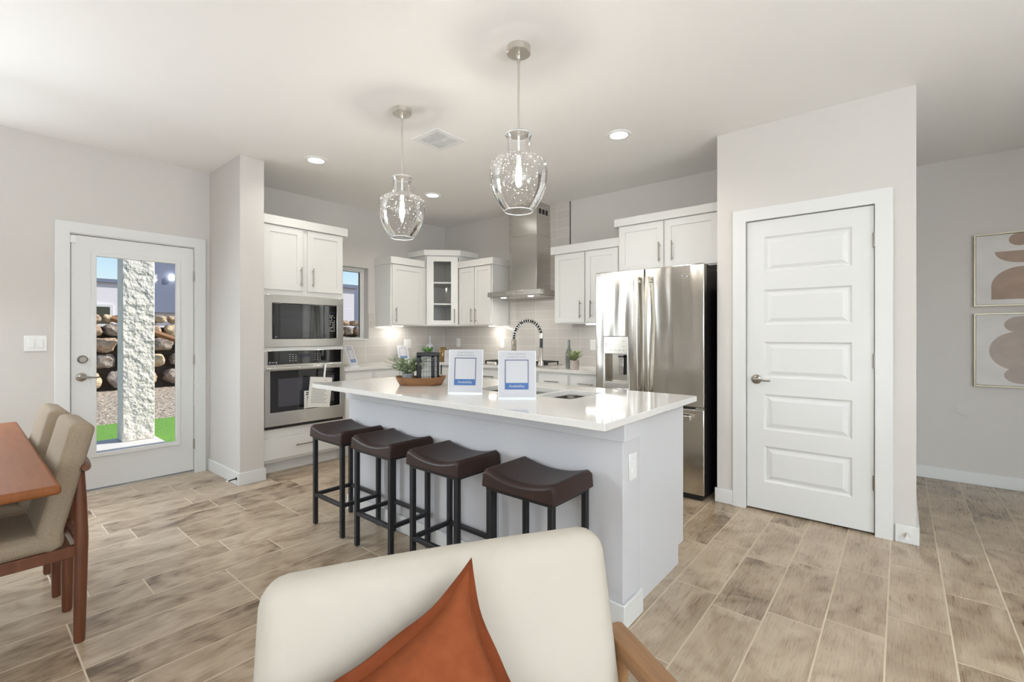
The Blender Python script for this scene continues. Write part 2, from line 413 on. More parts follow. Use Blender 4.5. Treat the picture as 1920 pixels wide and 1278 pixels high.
def thing(name, label, cat, loc, rz=0, group=None, local=False):
    o = bpy.data.objects.new(name, None); COL.objects.link(o); o.empty_display_size = 0.05
    o.location = loc; o.rotation_euler = (0, 0, rz)
    o['label'] = label; o['category'] = cat
    if group: o['group'] = group
    ORG[o.name] = (0, 0, 0) if local else tuple(loc)
    return o
def tag(o, label, cat, group=None, kind=None):
    o['label'] = label; o['category'] = cat
    if group: o['group'] = group
    if kind: o['kind'] = kind
    return o
def struct(o):
    o['kind'] = 'structure'; return o
def dup(o, loc=None, rz=None, label=None, group=None, parent=None):
    c = o.copy(); COL.objects.link(c)
    if parent is not None: c.parent = parent
    if loc is not None: c.location = loc
    if rz is not None: c.rotation_euler = (0, 0, rz)
    if label: c['label'] = label
    if group: c['group'] = group
    for ch in list(o.children): dup(ch, parent=c)
    return c
_tc = {}
def text_into(mb, body, size, mtx, extrude=0.0004, align='CENTER', bold=False):
    key = (body, size, extrude, align)
    if key not in _tc:
        cu = bpy.data.curves.new('t', 'FONT'); cu.body = body; cu.size = size; cu.extrude = extrude
        cu.align_x = align; cu.align_y = 'CENTER'; cu.resolution_u = 3
        ob = bpy.data.objects.new('t', cu); COL.objects.link(ob)
        dg = bpy.context.evaluated_depsgraph_get()
        me = bpy.data.meshes.new_from_object(ob.evaluated_get(dg))
        _tc[key] = ([tuple(v.co) for v in me.vertices], [tuple(p.vertices) for p in me.polygons])
        bpy.data.objects.remove(ob); bpy.data.curves.remove(cu); bpy.data.meshes.remove(me)
    mb.add(*_tc[key], mtx)
def bar_pull(parent, p0, p1, out, name='handle', mat='pull', r=0.0055):
    """bar pull between two points, standing off along vector out"""
    p0 = Vector(p0); p1 = Vector(p1); out = Vector(out); d = (p1-p0)
    b = MB(); b.cyl(p0+out, p1+out, r, n=12)
    for t in (0.14, 0.86): b.cyl(p0+d*t, p0+d*t+out, r*0.8, n=10)
    return b.build(name, mat, parent)
def shaker(axis, a0, a1, z0, z1, c, out, rail=0.057, th=0.019, rec=0.008):
    """shaker door: frame with recessed panel. axis = normal axis; c = carcass face, door stands out towards out (+1/-1)"""
    b = MB()
    f0, f1 = sorted((c, c+out*th))
    b.plate(a0, a1, z0, z1, f0, f1, [(a0+rail, a1-rail, z0+rail, z1-rail)], axis=axis)
    p0, p1 = sorted((c, c+out*(th-rec)))
    if axis == 'x': b.box(p0, p1, a0+rail-0.001, a1-rail+0.001, z0+rail-0.001, z1-rail+0.001)
    else: b.box(a0+rail-0.001, a1-rail+0.001, p0, p1, z0+rail-0.001, z1-rail+0.001)
    return b

# ================================================================== ROOM SHELL
struct(MB().box(XF-0.1, XH+0.12, YR-0.1, YL+0.15, -0.12, 0).build('floor', 'floor'))
struct(MB().box(XF-0.1, XH+0.12, YR-0.1, YL+0.15, CEIL, CEIL+0.12).build('ceiling', 'ceiling'))
DX0, DX1 = 0.553, 1.393            # glazed door opening
WX0, WX1, WZ0, WZ1 = 2.62, 3.172, 1.18, 2.035
struct(MB().plate(XF-0.1, XH+0.12, 0, CEIL, YL, YL+0.15, [(DX0, DX1, -0.5, 2.036), (WX0, WX1, WZ0, WZ1), (-1.56, -0.16, 0.65, 2.35)], axis='y').build('wall_left', 'wall', smooth=False))
struct(MB().box(XW, XW+0.12, 1.055, YL, 0, CEIL).build('wall_right', 'wall'))
PY0, PY1 = 0.118, 0.862            # pantry door opening
struct(MB().plate(-0.07, 1.055, 0, CEIL, XP, XP+0.11, [(PY0, PY1, -0.5, 2.062)], axis='x').build('wall_front', 'wall', smooth=False))
struct(MB().box(XP+0.11, XW+0.12, 0.945, 1.055, 0, CEIL).build('wall_fridge', 'wall'))
struct(MB().box(XP+0.11, XH, -0.07, 0.04, 0, CEIL).build('wall_passage', 'wall'))
struct(MB().box(XH, XH+0.12, YR, YL, 0, CEIL).build('wall_hall', 'wall'))
struct(MB().box(3.6, XH, -2.05, -1.93, 0, CEIL).build('added_hall_shade_wall', 'wall'))  # unseen wall added to block window light from the hall
struct(MB().plate(XF, XH, 0, CEIL, YR-0.1, YR, [(-2.8, -0.4, 0.5, 2.4), (0.2, 1.6, 0.1, 2.3)], axis='y').build('wall_rear', 'wall', smooth=False))
struct(MB().plate(YR, YL, 0, CEIL, XF-0.1, XF, [(-2.6, 0.0, 0.7, 2.4)], axis='x').build('wall_far', 'wall', smooth=False))
SX0, SX1, SY = 1.503, 1.692, 4.182  # projecting wall stub beside the oven tower
struct(MB().box(SX0, SX1, SY, YL, 0, CEIL).build('wall_stub', 'wall'))

# tile behind the counters
b = MB(); b.plate(2.49, XW, 0.905, 1.36, YL-0.008, YL, [(WX0-0.5, WX1, WZ0, 1.5)], axis='y'); struct(b.build('wall_tile_left', 'tile_x', smooth=False))
b = MB(); b.prism([(2.05, 0.905), (YL-0.008, 0.905), (YL-0.008, 1.36), (3.722, 1.36), (3.722, CEIL), (2.832, CEIL), (2.832, 1.36), (2.05, 1.36)], XW-0.008, XW, axis='x'); struct(b.build('wall_tile_right', 'tile_y', smooth=False))
struct(MB().box(XW-0.011, XW, 2.826, 2.832, 2.1, CEIL).build('trim_1', 'gap'))

# baseboards
BH, BT = 0.105, 0.014
struct(MB().box(XF, DX0-0.085, YL-BT, YL, 0, BH).build('baseboard_left', 'trim', bev=0.003))
b = MB(); b.prism([(SX0, YL), (SX0-BT, YL), (SX0-BT, SY-BT), (SX1+BT, SY-BT), (SX1+BT, SY+0.1), (SX1, SY+0.1), (SX1, SY), (SX0, SY)], 0, BH); struct(b.build('baseboard_stub', 'trim', bev=0.003))
struct(MB().box(XP-BT, XP, 0.944, 1.055+BT, 0, BH).build('baseboard_front', 'trim', bev=0.003))
b = MB(); b.prism([(XP-BT, PY0-0.09), (XP-BT, -0.07-BT), (XP+0.9, -0.07-BT), (XP+0.9, -0.07), (XP, -0.07), (XP, PY0-0.09)], 0, BH); struct(b.build('baseboard_corner', 'trim', bev=0.003))
struct(MB().box(XH-BT, XH, -1.93, -0.07, 0, BH).build('baseboard_hall', 'trim', bev=0.003))

# windows behind the camera: frames only, the daylight comes through them
def window_frame(name, axis, a0, a1, z0, z1, c, nm):
    b = MB(); b.plate(a0, a1, z0, z1, c-0.03, c+0.03, [(a0+0.05, (a0+a1)/2-0.025, z0+0.05, z1-0.05), ((a0+a1)/2+0.025, a1-0.05, z0+0.05, z1-0.05)], axis=axis)
    return struct(b.build(name, 'trim'))
window_frame('window_2', 'x', -2.6, 0.0, 0.7, 2.4, XF-0.05, 0)
window_frame('window_5', 'y', -1.56, -0.16, 0.65, 2.35, YL+0.06, 0)
window_frame('window_3', 'y', -2.8, -0.4, 0.5, 2.4, YR-0.05, 0)
window_frame('window_4', 'y', 0.2, 1.6, 0.1, 2.3, YR-0.05, 0)

# kitchen window
b = MB(); b.plate(WX0, WX1, WZ0, WZ1, YL+0.085, YL+0.13, [(WX0+0.035, WX1-0.055, WZ0+0.03, WZ1-0.045)], axis='y'); win = struct(b.build('window_1', 'trim', bev=0.003))
b = MB(); b.plate(WX0+0.035, WX1-0.055, WZ0+0.03, WZ1-0.045, YL+0.095, YL+0.112, [(WX0+0.039, WX1-0.060, WZ0+0.034, WZ1-0.049)], axis='y'); b.build('gasket', 'gap', win)
MB().box(WX0+0.036, WX1-0.056, YL+0.102, YL+0.106, WZ0+0.031, WZ1-0.046).build('pane', 'glass', win)
MB().box(WX0-0.0, WX1, YL-0.016, YL+0.085, WZ0, WZ0+0.014).build('sill', 'trim', win, bev=0.003)

# ------------------------------------------------------------------ glazed exterior door
def casing(axis, a0, a1, z1, c, out, wd, nm, proud=0.016):
    b = MB(); f0, f1 = sorted((c, c+out*proud))
    b.plate(a0-wd, a1+wd, 0, z1+wd, f0, f1, [(a0, a1, -1, z1)], axis=axis)
    return struct(b.build(nm, 'trim', bev=0.003))
casing('y', DX0+0.008, DX1-0.008, 2.03, YL, -1, 0.085, 'trim_2')
b = MB(); b.plate(DX0, DX1, 0, 2.036, YL, YL+0.14, [(DX0+0.012, DX1-0.012, -1, 2.024)], axis='y'); struct(b.build('trim_3', 'trim'))
struct(MB().box(DX0, DX1, YL-0.012, YL+0.14, 0, 0.018).build('trim_4', M['nickel']))
GX0, GX1, GZ0, GZ1 = 0.716, 1.243, 0.304, 1.868
sx0, sx1 = 0.568, 1.378
b = MB(); b.plate(sx0, sx1, 0.026, 2.019, YL+0.004, YL+0.048, [(GX0-0.012, GX1+0.012, GZ0-0.012, GZ1+0.012)], axis='y')
door = struct(b.build('door_1', 'trim', bev=0.002))
b = MB(); b.plate(GX0-0.034, GX1+0.034, GZ0-0.034, GZ1+0.034, YL-0.006, YL+0.004, [(GX0, GX1, GZ0, GZ1)], axis='y')
b.plate(GX0-0.012, GX1+0.012, GZ0-0.012, GZ1+0.012, YL+0.004, YL+0.03, [(GX0, GX1, GZ0, GZ1)], axis='y'); b.build('glazing_bead', 'trim', door, bev=0.004, seg=3)
MB().box(GX0-0.005, GX1+0.005, YL+0.017, YL+0.022, GZ0-0.005, GZ1+0.005).build('pane', 'glass', door)
b = MB(); b.lathe([(0.0, 0.03), (0.02, 0.03), (0.026, 0.018), (0.031, 0.012), (0.032, 0)], n=28, mtx=Matrix.Translation((0.634, YL+0.004, 1.052)) @ Matrix.Rotation(pi/2, 4, 'X'))
b.box(0.631, 0.637, YL-0.04, YL-0.02, 1.040, 1.064); b.build('deadbolt', 'pull', door)
def lever(parent, axis, at, sgn, reach, mat='pull'):
    """lever handle; at = rose centre on the door face, pointing out of the room-side face; reach signed along the wall"""
    b = MB()
    mtx = Matrix.Translation(at) @ (Matrix.Rotation(pi/2, 4, 'X') if axis == 'y' else Matrix.Rotation(-pi/2, 4, 'Y'))
    b.lathe([(0.0, 0.02), (0.014, 0.02), (0.022, 0.012), (0.033, 0.008), (0.034, 0)], n=28, mtx=mtx)
    A = Vector((1, 0, 0)) if axis == 'y' else Vector((0, 1, 0)); O = Vector((0, -1, 0)) if axis == 'y' else Vector((-1, 0, 0))
    p = Vector(at)
    b.tube([p+O*0.015, p+O*0.045], [0.011, 0.010], 14)
    b.tube([p+O*0.045-A*reach*0.10, p+O*0.048+A*reach*0.2, p+O*0.050+A*reach*0.55+Vector((0, 0, -0.004)), p+O*0.046+A*reach*0.85+Vector((0, 0, -0.006)), p+O*0.042+A*reach+Vector((0, 0, -0.003))], [0.008, 0.0085, 0.0065, 0.006, 0.007], 12)
    return b.build('lever_handle', mat, parent)
lever(door, 'y', (0.627, YL+0.004, 0.915), -1, 0.105)
for z in (1.77, 1.02, 0.26):
    b = MB(); b.cyl((1.381, YL-0.002, z-0.045), (1.381, YL-0.002, z+0.045), 0.007, n=12); b.build('hinge', 'pull', door)
MB().box(0.556, 0.597, YL-0.006, YL+0.003, 1.955, 2.012).build('sensor', 'white', door, bev=0.002)

# ------------------------------------------------------------------ pantry door, five raised panels
casing('x', PY0+0.006, PY1-0.006, 2.056, XP, -1, 0.088, 'trim_5')
b = MB(); b.plate(PY0, PY1, 0, 2.062, XP, XP+0.11, [(PY0+0.006, PY1-0.006, -1, 2.056)], axis='x'); struct(b.build('trim_6', 'trim'))
dz = [(0.210, 0.462), (0.577, 0.827), (0.945, 1.196), (1.316, 1.562), (1.685, 1.935)]
b = MB(); b.plate(PY0+0.010, PY1-0.010, 0.014, 2.051, XP+0.006, XP+0.042, [(0.238, 0.742, z0, z1) for z0, z1 in dz], axis='x')
for z0, z1 in dz:
    y0, y1 = 0.238, 0.742
    r = [(y0, y1, z0, z1, XP+0.006), (y0+0.012, y1-0.012, z0+0.012, z1-0.012, XP+0.017), (y0+0.022, y1-0.022, z0+0.022, z1-0.022, XP+0.017), (y0+0.05, y1-0.05, z0+0.045, z1-0.045, XP+0.008)]
    vs = []; fs = []
    for (a, c, d, e_, x) in r: vs += [(x, a, d), (x, c, d), (x, c, e_), (x, a, e_)]
    for i in range(3):
        for j in range(4): fs.append((i*4+j, i*4+(j+1) % 4, (i+1)*4+(j+1) % 4, (i+1)*4+j))
    fs.append((12, 13, 14, 15))
    fs = [tuple(reversed(f)) for f in fs]
    b.add(vs, fs)
pdoor = struct(b.build('door_2', 'trim', smooth=False))
lever(pdoor, 'x', (XP+0.006, 0.790, 0.930), -1, -0.095)
for z in (1.835, 1.082, 0.325):
    b = MB(); b.cyl((XP-0.003, PY0+0.007, z-0.045), (XP-0.003, PY0+0.007, z+0.045), 0.0075, n=12); b.box(XP-0.001, XP+0.004, PY0+0.009, PY0+0.018, z-0.045, z+0.045); b.build('hinge', 'pull', pdoor)
MB().box(XP-0.0155, XP-0.012, PY1-0.0045, PY1+0.004, 0.90, 0.96).build('strike_plate', 'nickel', pdoor)

# ------------------------------------------------------------------ wall plates, door stops, art
def plate_thing(name, label, axis, at, gang, kind, group=None):
    """axis: wall normal axis; at = plate centre on the wall face"""
    wd = 0.072 if gang == 1 else 0.118; h = 0.116
    t = thing(name, label, 'switch' if kind == 'rocker' else 'outlet', (at[0], at[1], at[2]), group=group)
    O = Vector((0, -1, 0)) if axis == 'y' else Vector((-1, 0, 0)); A = Vector((1, 0, 0)) if axis == 'y' else Vector((0, -1, 0))
    def bx(a0, a1, z0, z1, o0, o1):
        p = Vector(at)+A*a0+O*o0; q = Vector(at)+A*a1+O*o1
        return (p.x, q.x, p.y, q.y, at[2]+z0, at[2]+z1)
    MB().box(*bx(-wd/2, wd/2, -h/2, h/2, 0, 0.006)).build('cover_plate', 'white', t, bev=0.002)
    for i in range(gang):
        c = (i-(gang-1)/2)*0.046
        if kind == 'rocker':
            MB().box(*bx(c-0.0165, c+0.0165, -0.033, 0.033, 0.004, 0.010)).build('rocker', 'white', t, bev=0.0015)
        else:
            for s_ in (-1, 1):
                MB().box(*bx(c-0.0165, c+0.0165, s_*0.02-0.0145, s_*0.02+0.0145, 0.004, 0.009)).build('socket', 'white', t, bev=0.004, seg=3)
    return t
plate_thing('light_switch', 'white double rocker light switch on the wall left of the glazed door', 'y', (0.377, YL, 1.181), 2, 'rocker')
plate_thing('light_switch', 'white double rocker switch on the tile left of the kitchen corner', 'y', (3.742, YL-0.008, 1.128), 2, 'rocker')
plate_thing('wall_outlet', 'white outlet on the tile just right of the kitchen corner', 'x', (XW-0.008, 4.62, 1.134), 1, 'socket')
plate_thing('wall_outlet', 'white outlet on the tile left of the range hood', 'x', (XW-0.008, 3.825, 1.134), 1, 'socket')
plate_thing('wall_outlet', 'white outlet on the tile beside the refrigerator edge', 'x', (XW-0.008, 2.535, 1.135), 1, 'socket')

t = thing('door_stop', 'bronze spring door stop on the baseboard of the wall stub', 'door stop', (SX0-BT, 4.215, 0.055))
b = MB(); b.cyl((SX0-BT, 4.215, 0.055), (SX0-BT-0.006, 4.215, 0.055), 0.012); b.tube([(SX0-BT-0.006, 4.215, 0.055), (SX0-BT-0.065, 4.213, 0.050)], [0.006, 0.005], 10); b.build('spring', 'fridgeside', t)
MB().cyl((SX0-BT-0.064, 4.213, 0.050), (SX0-BT-0.078, 4.213, 0.049), 0.007).build('tip', 'white', t)
t = thing('door_stop', 'nickel door stop on the baseboard right of the pantry door', 'door stop', (XP-BT, -0.028, 0.052))
b = MB(); b.cyl((XP-BT, -0.028, 0.052), (XP-BT-0.006, -0.028, 0.052), 0.014); b.tube([(XP-BT-0.006, -0.028, 0.052), (XP-BT-0.05, -0.028, 0.050)], [0.007, 0.006], 10); b.build('post', 'nickel', t)
MB().cyl((XP-BT-0.049, -0.028, 0.050), (XP-BT-0.063, -0.028, 0.0495), 0.009).build('tip', 'white', t)

t = thing('cover_plate', 'round white blank cover plate low on the hall wall below the framed prints', 'wall plate', (XH, -0.415, 0.63))
MB().lathe([(0.0, 0.005), (0.060, 0.005), (0.067, 0.003), (0.068, 0)], n=40, mtx=Matrix.Translation((XH, -0.415, 0.63)) @ Matrix.Rotation(-pi/2, 4, 'Y')).build('disc', 'wall', t)
MB().lathe([(0.0, 0.0065), (0.004, 0.006), (0.005, 0.004)], n=12, mtx=Matrix.Translation((XH, -0.415, 0.63)) @ Matrix.Rotation(-pi/2, 4, 'Y')).build('screw', 'nickel', t)

def ellipse(cy, cz, ry, rz, a0=0, a1=2*pi, n=40):
    return [(cy+ry*math.cos(a0+(a1-a0)*i/n), cz+rz*math.sin(a0+(a1-a0)*i/n)) for i in range(n+(0 if abs(a1-a0-2*pi) < 1e-6 else 1))]
def framed_print(label, z0, z1, shapes):
    y1, y0 = -0.464, -1.02
    t = thing('framed_print', label, 'wall art', (XH, (y0+y1)/2, z0), group='framed prints on the hall wall')
    b = MB(); b.plate(y0, y1, z0, z1, XH-0.034, XH-0.002, [(y0+0.009, y1-0.009, z0+0.009, z1-0.009)], axis='x'); b.build('frame', 'frameedge', t)
    MB().box(XH-0.026, XH-0.003, y0+0.012, y1-0.012, z0+0.012, z1-0.012).build('print', 'artpaper', t)
    for nm, mt, poly, lift in shapes:
        MB().prism(poly, XH-0.0265-lift, XH-0.025, axis='x').build(nm, mt, t)
zt = 1.424
framed_print('upper framed abstract print with a tan arch, bowl and round shapes', 1.478, 2.066,
    [('painted_arch', 'artbrown', [(-0.93, 1.53), (-0.565, 1.53)] + ellipse(-0.7475, 1.64, 0.1825, 0.15, 0, pi, 30), 0),
     ('painted_bowl', 'artbrown', ellipse(-0.735, 1.915, 0.15, 0.095, pi, 2*pi, 30), 0),
     ('painted_disc', 'artbrown', ellipse(-0.725, 2.005, 0.062, 0.05), 0.0)])
framed_print('lower framed abstract print with stacked pale rounded stones', 0.822, 1.418,
    [('painted_stone', 'artpink', ellipse(-0.72, 1.115, 0.168, 0.155), 0),
     ('painted_stone', 'artpink', ellipse(-0.735, 1.325, 0.098, 0.066), 0.0004),
     ('painted_stone', 'artpink', ellipse(-0.735, 0.92, 0.098, 0.066), 0.0008)])

# ------------------------------------------------------------------ ceiling fixtures
def downlight(x, y, label, watts=5):
    t = thing('recessed_light', label, 'ceiling light', (x, y, CEIL), group='recessed ceiling lights')
    b = MB(); b.cap = False
    b.lathe([(0.062, -0.004), (0.066, -0.009), (0.080, -0.008), (0.088, -0.001)], (x, y, CEIL), 40); b.build('trim_ring', 'white', t)
    MB().lathe([(0.0, -0.004), (0.063, -0.004), (0.063, -0.001)], (x, y, CEIL), 40).build('lens', 'downlight', t)
    add_light('recessed_lamp', 'AREA', (x, y, CEIL-0.012), watts, (1.0, 0.95, 0.88), aim=(0, 0, -1), size=0.12, shape='DISK', spread=math.radians(140))
downlight(1.965, 3.815, 'lit recessed ceiling light nearest the oven tower', 2.2)
downlight(3.255, 3.825, 'lit recessed ceiling light between the two pendants, near the corner')
downlight(3.155, 1.605, 'lit recessed ceiling light in front of the refrigerator')

t = thing('air_vent', 'square white ceiling air vent between the two pendants', 'vent', (2.357, 2.698, CEIL))
vx0, vx1, vy0, vy1 = 2.21, 2.505, 2.55, 2.845
hs = []
for i in range(2):
    for j in range(2):
        x0 = vx0+0.045+i*0.108; y0 = vy0+0.045+j*0.108
        hs.append((x0, x0+0.096, y0, y0+0.096))
b = MB(); b.plate(vx0, vx1, vy0, vy1, CEIL-0.009, CEIL-0.001, hs); b.build('grille_frame', 'white', t, bev=0.002)
for k, h in enumerate(hs):
    b = MB()
    for q in range(6):
        if k in (0, 3):
            y = h[2]+0.008+q*0.0165; b.box(h[0], h[1], y, y+0.003, -0.006, 0.006, Matrix.Translation((0, 0, CEIL-0.007)))
        else:
            x = h[0]+0.008+q*0.0165; b.box(x, x+0.003, h[2], h[3], -0.006, 0.006, Matrix.Translation((0, 0, CEIL-0.007)))
    b.build('louvre', 'white', t)
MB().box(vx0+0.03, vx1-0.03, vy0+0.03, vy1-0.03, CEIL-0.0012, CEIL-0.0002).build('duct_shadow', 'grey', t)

def pendant(x, y, label):
    t = thing('pendant_light', label, 'pendant', (x, y, CEIL), group='pendants over the island')
    MB().lathe([(0.0, -0.036), (0.058, -0.036), (0.062, -0.033), (0.062, 0)], (x, y, CEIL), 40).build('canopy', 'nickel', t)
    b = MB(); b.lathe([(0.0, -0.062), (0.008, -0.060), (0.012, -0.05), (0.010, -0.036)], (x, y, CEIL), 20); b.cyl((x, y, CEIL-0.06), (x, y, 2.30), 0.0055, n=12); b.cyl((x, y, CEIL-0.085), (x, y, CEIL-0.06), 0.0078, n=12); b.build('rod', 'nickel', t)
    zt_ = 2.279
    b = MB(); b.lathe([(0.0, 0.016), (0.008, 0.022), (0.012, 0.016), (0.055, 0.010), (0.058, 0.004), (0.057, -0.004), (0.0, -0.005)], (x, y, zt_), 36); b.build('cap', 'nickel', t)
    b = MB(); b.cyl((x, y, zt_-0.002), (x, y, zt_-0.115), 0.006, n=12); b.cyl((x, y, zt_-0.115), (x, y, zt_-0.165), 0.0135, n=16); b.build('socket', 'white', t)
    # shade, open at the bottom
    prof = [(0.0625, -0.004), (0.068, 0.0), (0.0685, -0.006), (0.0615, -0.016), (0.057, -0.035), (0.0562, -0.062), (0.0575, -0.085), (0.0615, -0.102), (0.074, -0.112), (0.100, -0.121), (0.124, -0.132), (0.140, -0.149), (0.1475, -0.172), (0.1495, -0.20), (0.1475, -0.235), (0.142, -0.27), (0.131, -0.305), (0.114, -0.340), (0.095, -0.370), (0.077, -0.393), (0.0745, -0.3965)]
    b = MB(); b.cap = False; b.lathe(prof, (x, y, 0), 56)
    s_ = b.build('glass_shade', 'seeded', t); 
    for v in s_.data.vertices: v.co.z += CEIL
    s_.location = (0, 0, zt_-CEIL)
    rb = random.Random(int(x*1000+y*100)); b = MB()
    lo = [(r, z) for r, z in prof if z <= -0.100]
    for q in range(1300):
        k = rb.random()*(len(lo)-1.001); k0 = int(k); f_ = k-k0; r_ = lo[k0][0]*(1-f_)+lo[k0+1][0]*f_; z_ = lo[k0][1]*(1-f_)+lo[k0+1][1]*f_
        a = rb.random()*2*pi; c = Vector((x+r_*math.cos(a), y+r_*math.sin(a), zt_+z_)); h = 0.0010+0.0017*rb.random()**2
        tu = Vector((-math.sin(a), math.cos(a), 0)); tv = Vector((math.cos(a)*(lo[k0+1][0]-lo[k0][0]), math.sin(a)*(lo[k0+1][0]-lo[k0][0]), lo[k0+1][1]-lo[k0][1])).normalized()
        b.add([c+(tu*math.cos(pi*m/3)+tv*math.sin(pi*m/3))*h for m in range(6)], [(0, 1, 2, 3, 4, 5)])
    sb_ = b.build('glass_bubbles', 'bubble', t); sb_['kind'] = 'stuff'
    b = MB(); b.tube([(x+0.0742*math.cos(2*pi*i/48), y+0.0742*math.sin(2*pi*i/48), zt_-0.396) for i in range(48)], 0.0024, 8, closed=True)
    b.build('bottom_rim', 'acrylic', t)
    b = MB(); b.tube([(x+0.068*math.cos(2*pi*i/48), y+0.068*math.sin(2*pi*i/48), zt_-0.003) for i in range(48)], 0.0022, 8, closed=True); b.build('top_rim', 'acrylic', t)
    MB().lathe([(0.0, -0.27), (0.008, -0.267), (0.0145, -0.25), (0.0165, -0.23), (0.014, -0.20), (0.011, -0.165), (0.0, -0.164)], (x, y, zt_), 20).build('bulb', 'bulb', t)
pendant(1.865, 1.515, 'nearer seeded glass pendant on a nickel rod over the island')
pendant(1.885, 2.520, 'farther seeded glass pendant, left one in the photo, over the island')

# ================================================================== KITCHEN CABINETS
def crown_box(b, x0, x1, y0, y1, z0, z1): b.box(x0, x1, y0, y1, z0, z1)
# ---- oven tower (face y=4.29)
YO = 4.29
t = thing('oven_tower_cabinet', 'tall white cabinet tower housing the microwave and wall oven', 'cabinet', (2.09, 4.595, 0))
b = MB()
b.plate(SX1+0.002, 2.487, 0.11, 2.228, YO, YO+0.02, [(1.745, 2.46, 0.42, 1.08), (1.745, 2.46, 1.15, 1.58)], axis='y')
b.box(SX1+0.002, SX1+0.02, YO+0.02, YL-0.001, 0, 2.228); b.box(2.469, 2.487, YO+0.02, YL-0.001, 0, 2.228)
b.box(SX1+0.02, 2.469, YO+0.02, YL-0.001, 2.21, 2.228); b.box(SX1+0.02, 2.469, YO+0.02, YL-0.001, 1.60, 1.618); b.box(SX1+0.02, 2.469, YO+0.02, YL-0.001, 1.105, 1.123); b.box(SX1+0.02, 2.469, YO+0.02, YL-0.001, 0.375, 0.393)
b.build('carcass', 'cab', t)
MB().box(SX1+0.002, 2.487, YO+0.075, YO+0.09, 0, 0.11).build('toe_kick', 'cab', t)
MB().box(SX1+0.002, 2.522, YO-0.034, YL-0.001, 2.225, 2.303).build('crown', 'cab', t, bev=0.002)
d1 = shaker('y', 1.722, 2.074, 1.648, 2.218, YO, -1).build('door', 'cab', t, bev=0.0015); bar_pull(d1, (2.052, YO-0.019, 1.69), (2.052, YO-0.019, 1.866), (0, -0.028, 0))
d2 = shaker('y', 2.118, 2.472, 1.648, 2.218, YO, -1).build('door', 'cab', t, bev=0.0015); bar_pull(d2, (2.163, YO-0.019, 1.69), (2.163, YO-0.019, 1.866), (0, -0.028, 0))
d3 = MB().box(1.712, 2.475, YO-0.019, YO, 0.135, 0.328).build('drawer', 'cab', t, bev=0.002); bar_pull(d3, (2.0, YO-0.019, 0.236), (2.19, YO-0.019, 0.236), (0, -0.028, 0))

# ---- microwave
t = thing('microwave', 'built-in stainless microwave with black glass door above the wall oven', 'microwave', (2.105, 4.45, 1.133))
b = MB(); b.plate(1.722, 2.483, 1.133, 1.602, YO-0.018, YO-0.001, [(1.799, 2.413, 1.207, 1.528)], axis='y'); b.build('trim_kit', 'steel_flat', t, bev=0.003)
MB().box(1.80, 2.412, YO-0.012, 4.75, 1.208, 1.527).build('body', 'black', t)
MB().box(1.803, 2.275, YO-0.024, YO-0.012, 1.211, 1.524).build('door', 'blackglass', t, bev=0.002)
MB().box(1.87, 2.18, YO-0.0255, YO-0.0235, 1.275, 1.465).build('window', 'ovenglass', t)
c = MB().box(2.279, 2.409, YO-0.024, YO-0.012, 1.211, 1.524).build('control_panel', 'blackglass', t, bev=0.002)
MB().box(2.335, 2.388, YO-0.0255, YO-0.0235, 1.445, 1.470).build('display', 'display', c)
b = MB()
for r in range(10):
    for k in range(4):
        if random.random() < 0.15: continue
        x = 2.335+k*0.0145; z = 1.425-r*0.0165; b.box(x, x+0.008, YO-0.0252, YO-0.0235, z, z+0.006)
b.build('keypad_markings', 'marks', c)
b = MB(); b.box(1.818, 1.835, YO-0.0252, YO-0.0235, 1.222, 1.227); b.build('logo', 'marks', t)

# ---- wall oven
t = thing('wall_oven', 'built-in stainless single wall oven below the microwave', 'oven', (2.105, 4.45, 0.402))
MB().box(1.757, 2.448, YO-0.002, 4.80, 0.425, 1.075).build('body', 'black', t)
b = MB(); b.box(1.723, 2.482, YO-0.016, YO-0.001, 0.402, 1.100); b.build('side_trim', 'steel_flat', t, bev=0.002)
c = MB().box(1.757, 2.452, YO-0.026, YO-0.016, 0.976, 1.098).build('control_panel', 'blackglass', t, bev=0.002)
MB().box(2.03, 2.155, YO-0.0275, YO-0.0255, 1.036, 1.066).build('display', 'display', c)
b = MB()
for r in range(4):
    for k in range(3): b.box(1.945+k*0.027, 1.955+k*0.027, YO-0.0272, YO-0.0255, 1.062-r*0.019, 1.067-r*0.019)
b.build('keypad_markings', 'marks', c)
b = MB()
for r in range(4):
    for k in range(3): b.box(2.18+k*0.027, 2.188+k*0.027, YO-0.0272, YO-0.0255, 1.062-r*0.019, 1.066-r*0.019)
b.build('timer_markings', 'marks', c)
b = MB(); b.lathe([(0, 0.001), (0.006, 0.001), (0.006, 0)], n=16, mtx=Matrix.Translation((1.774, YO-0.026, 0.997)) @ Matrix.Rotation(pi/2, 4, 'X')); b.lathe([(0, 0.001), (0.006, 0.001), (0.006, 0)], n=16, mtx=Matrix.Translation((1.83, YO-0.026, 0.995)) @ Matrix.Rotation(pi/2, 4, 'X'))
b.box(1.788, 1.815, YO-0.0272, YO-0.0255, 0.994, 0.999); b.build('badge', 'marks', c)
d = MB(); d.plate(1.727, 2.479, 0.432, 0.966, YO-0.040, YO-0.017, [(1.772, 2.434, 0.553, 0.922)], axis='y'); d = d.build('door', 'steel_flat', t, bev=0.003)
MB().box(1.771, 2.435, YO-0.037, YO-0.02, 0.552, 0.923).build('glass', 'blackglass', d)
MB().box(1.84, 2.37, YO-0.0385, YO-0.0365, 0.60, 0.85).build('window', 'ovenwindow', d)
b = MB(); b.box(1.738, 2.487, YO-0.092, YO-0.074, 0.930, 0.958); b.box(1.745, 1.775, YO-0.076, YO-0.039, 0.933, 0.955); b.box(2.45, 2.48, YO-0.076, YO-0.039, 0.933, 0.955); b.build('handle', 'steel_flat', d, bev=0.006, seg=3)
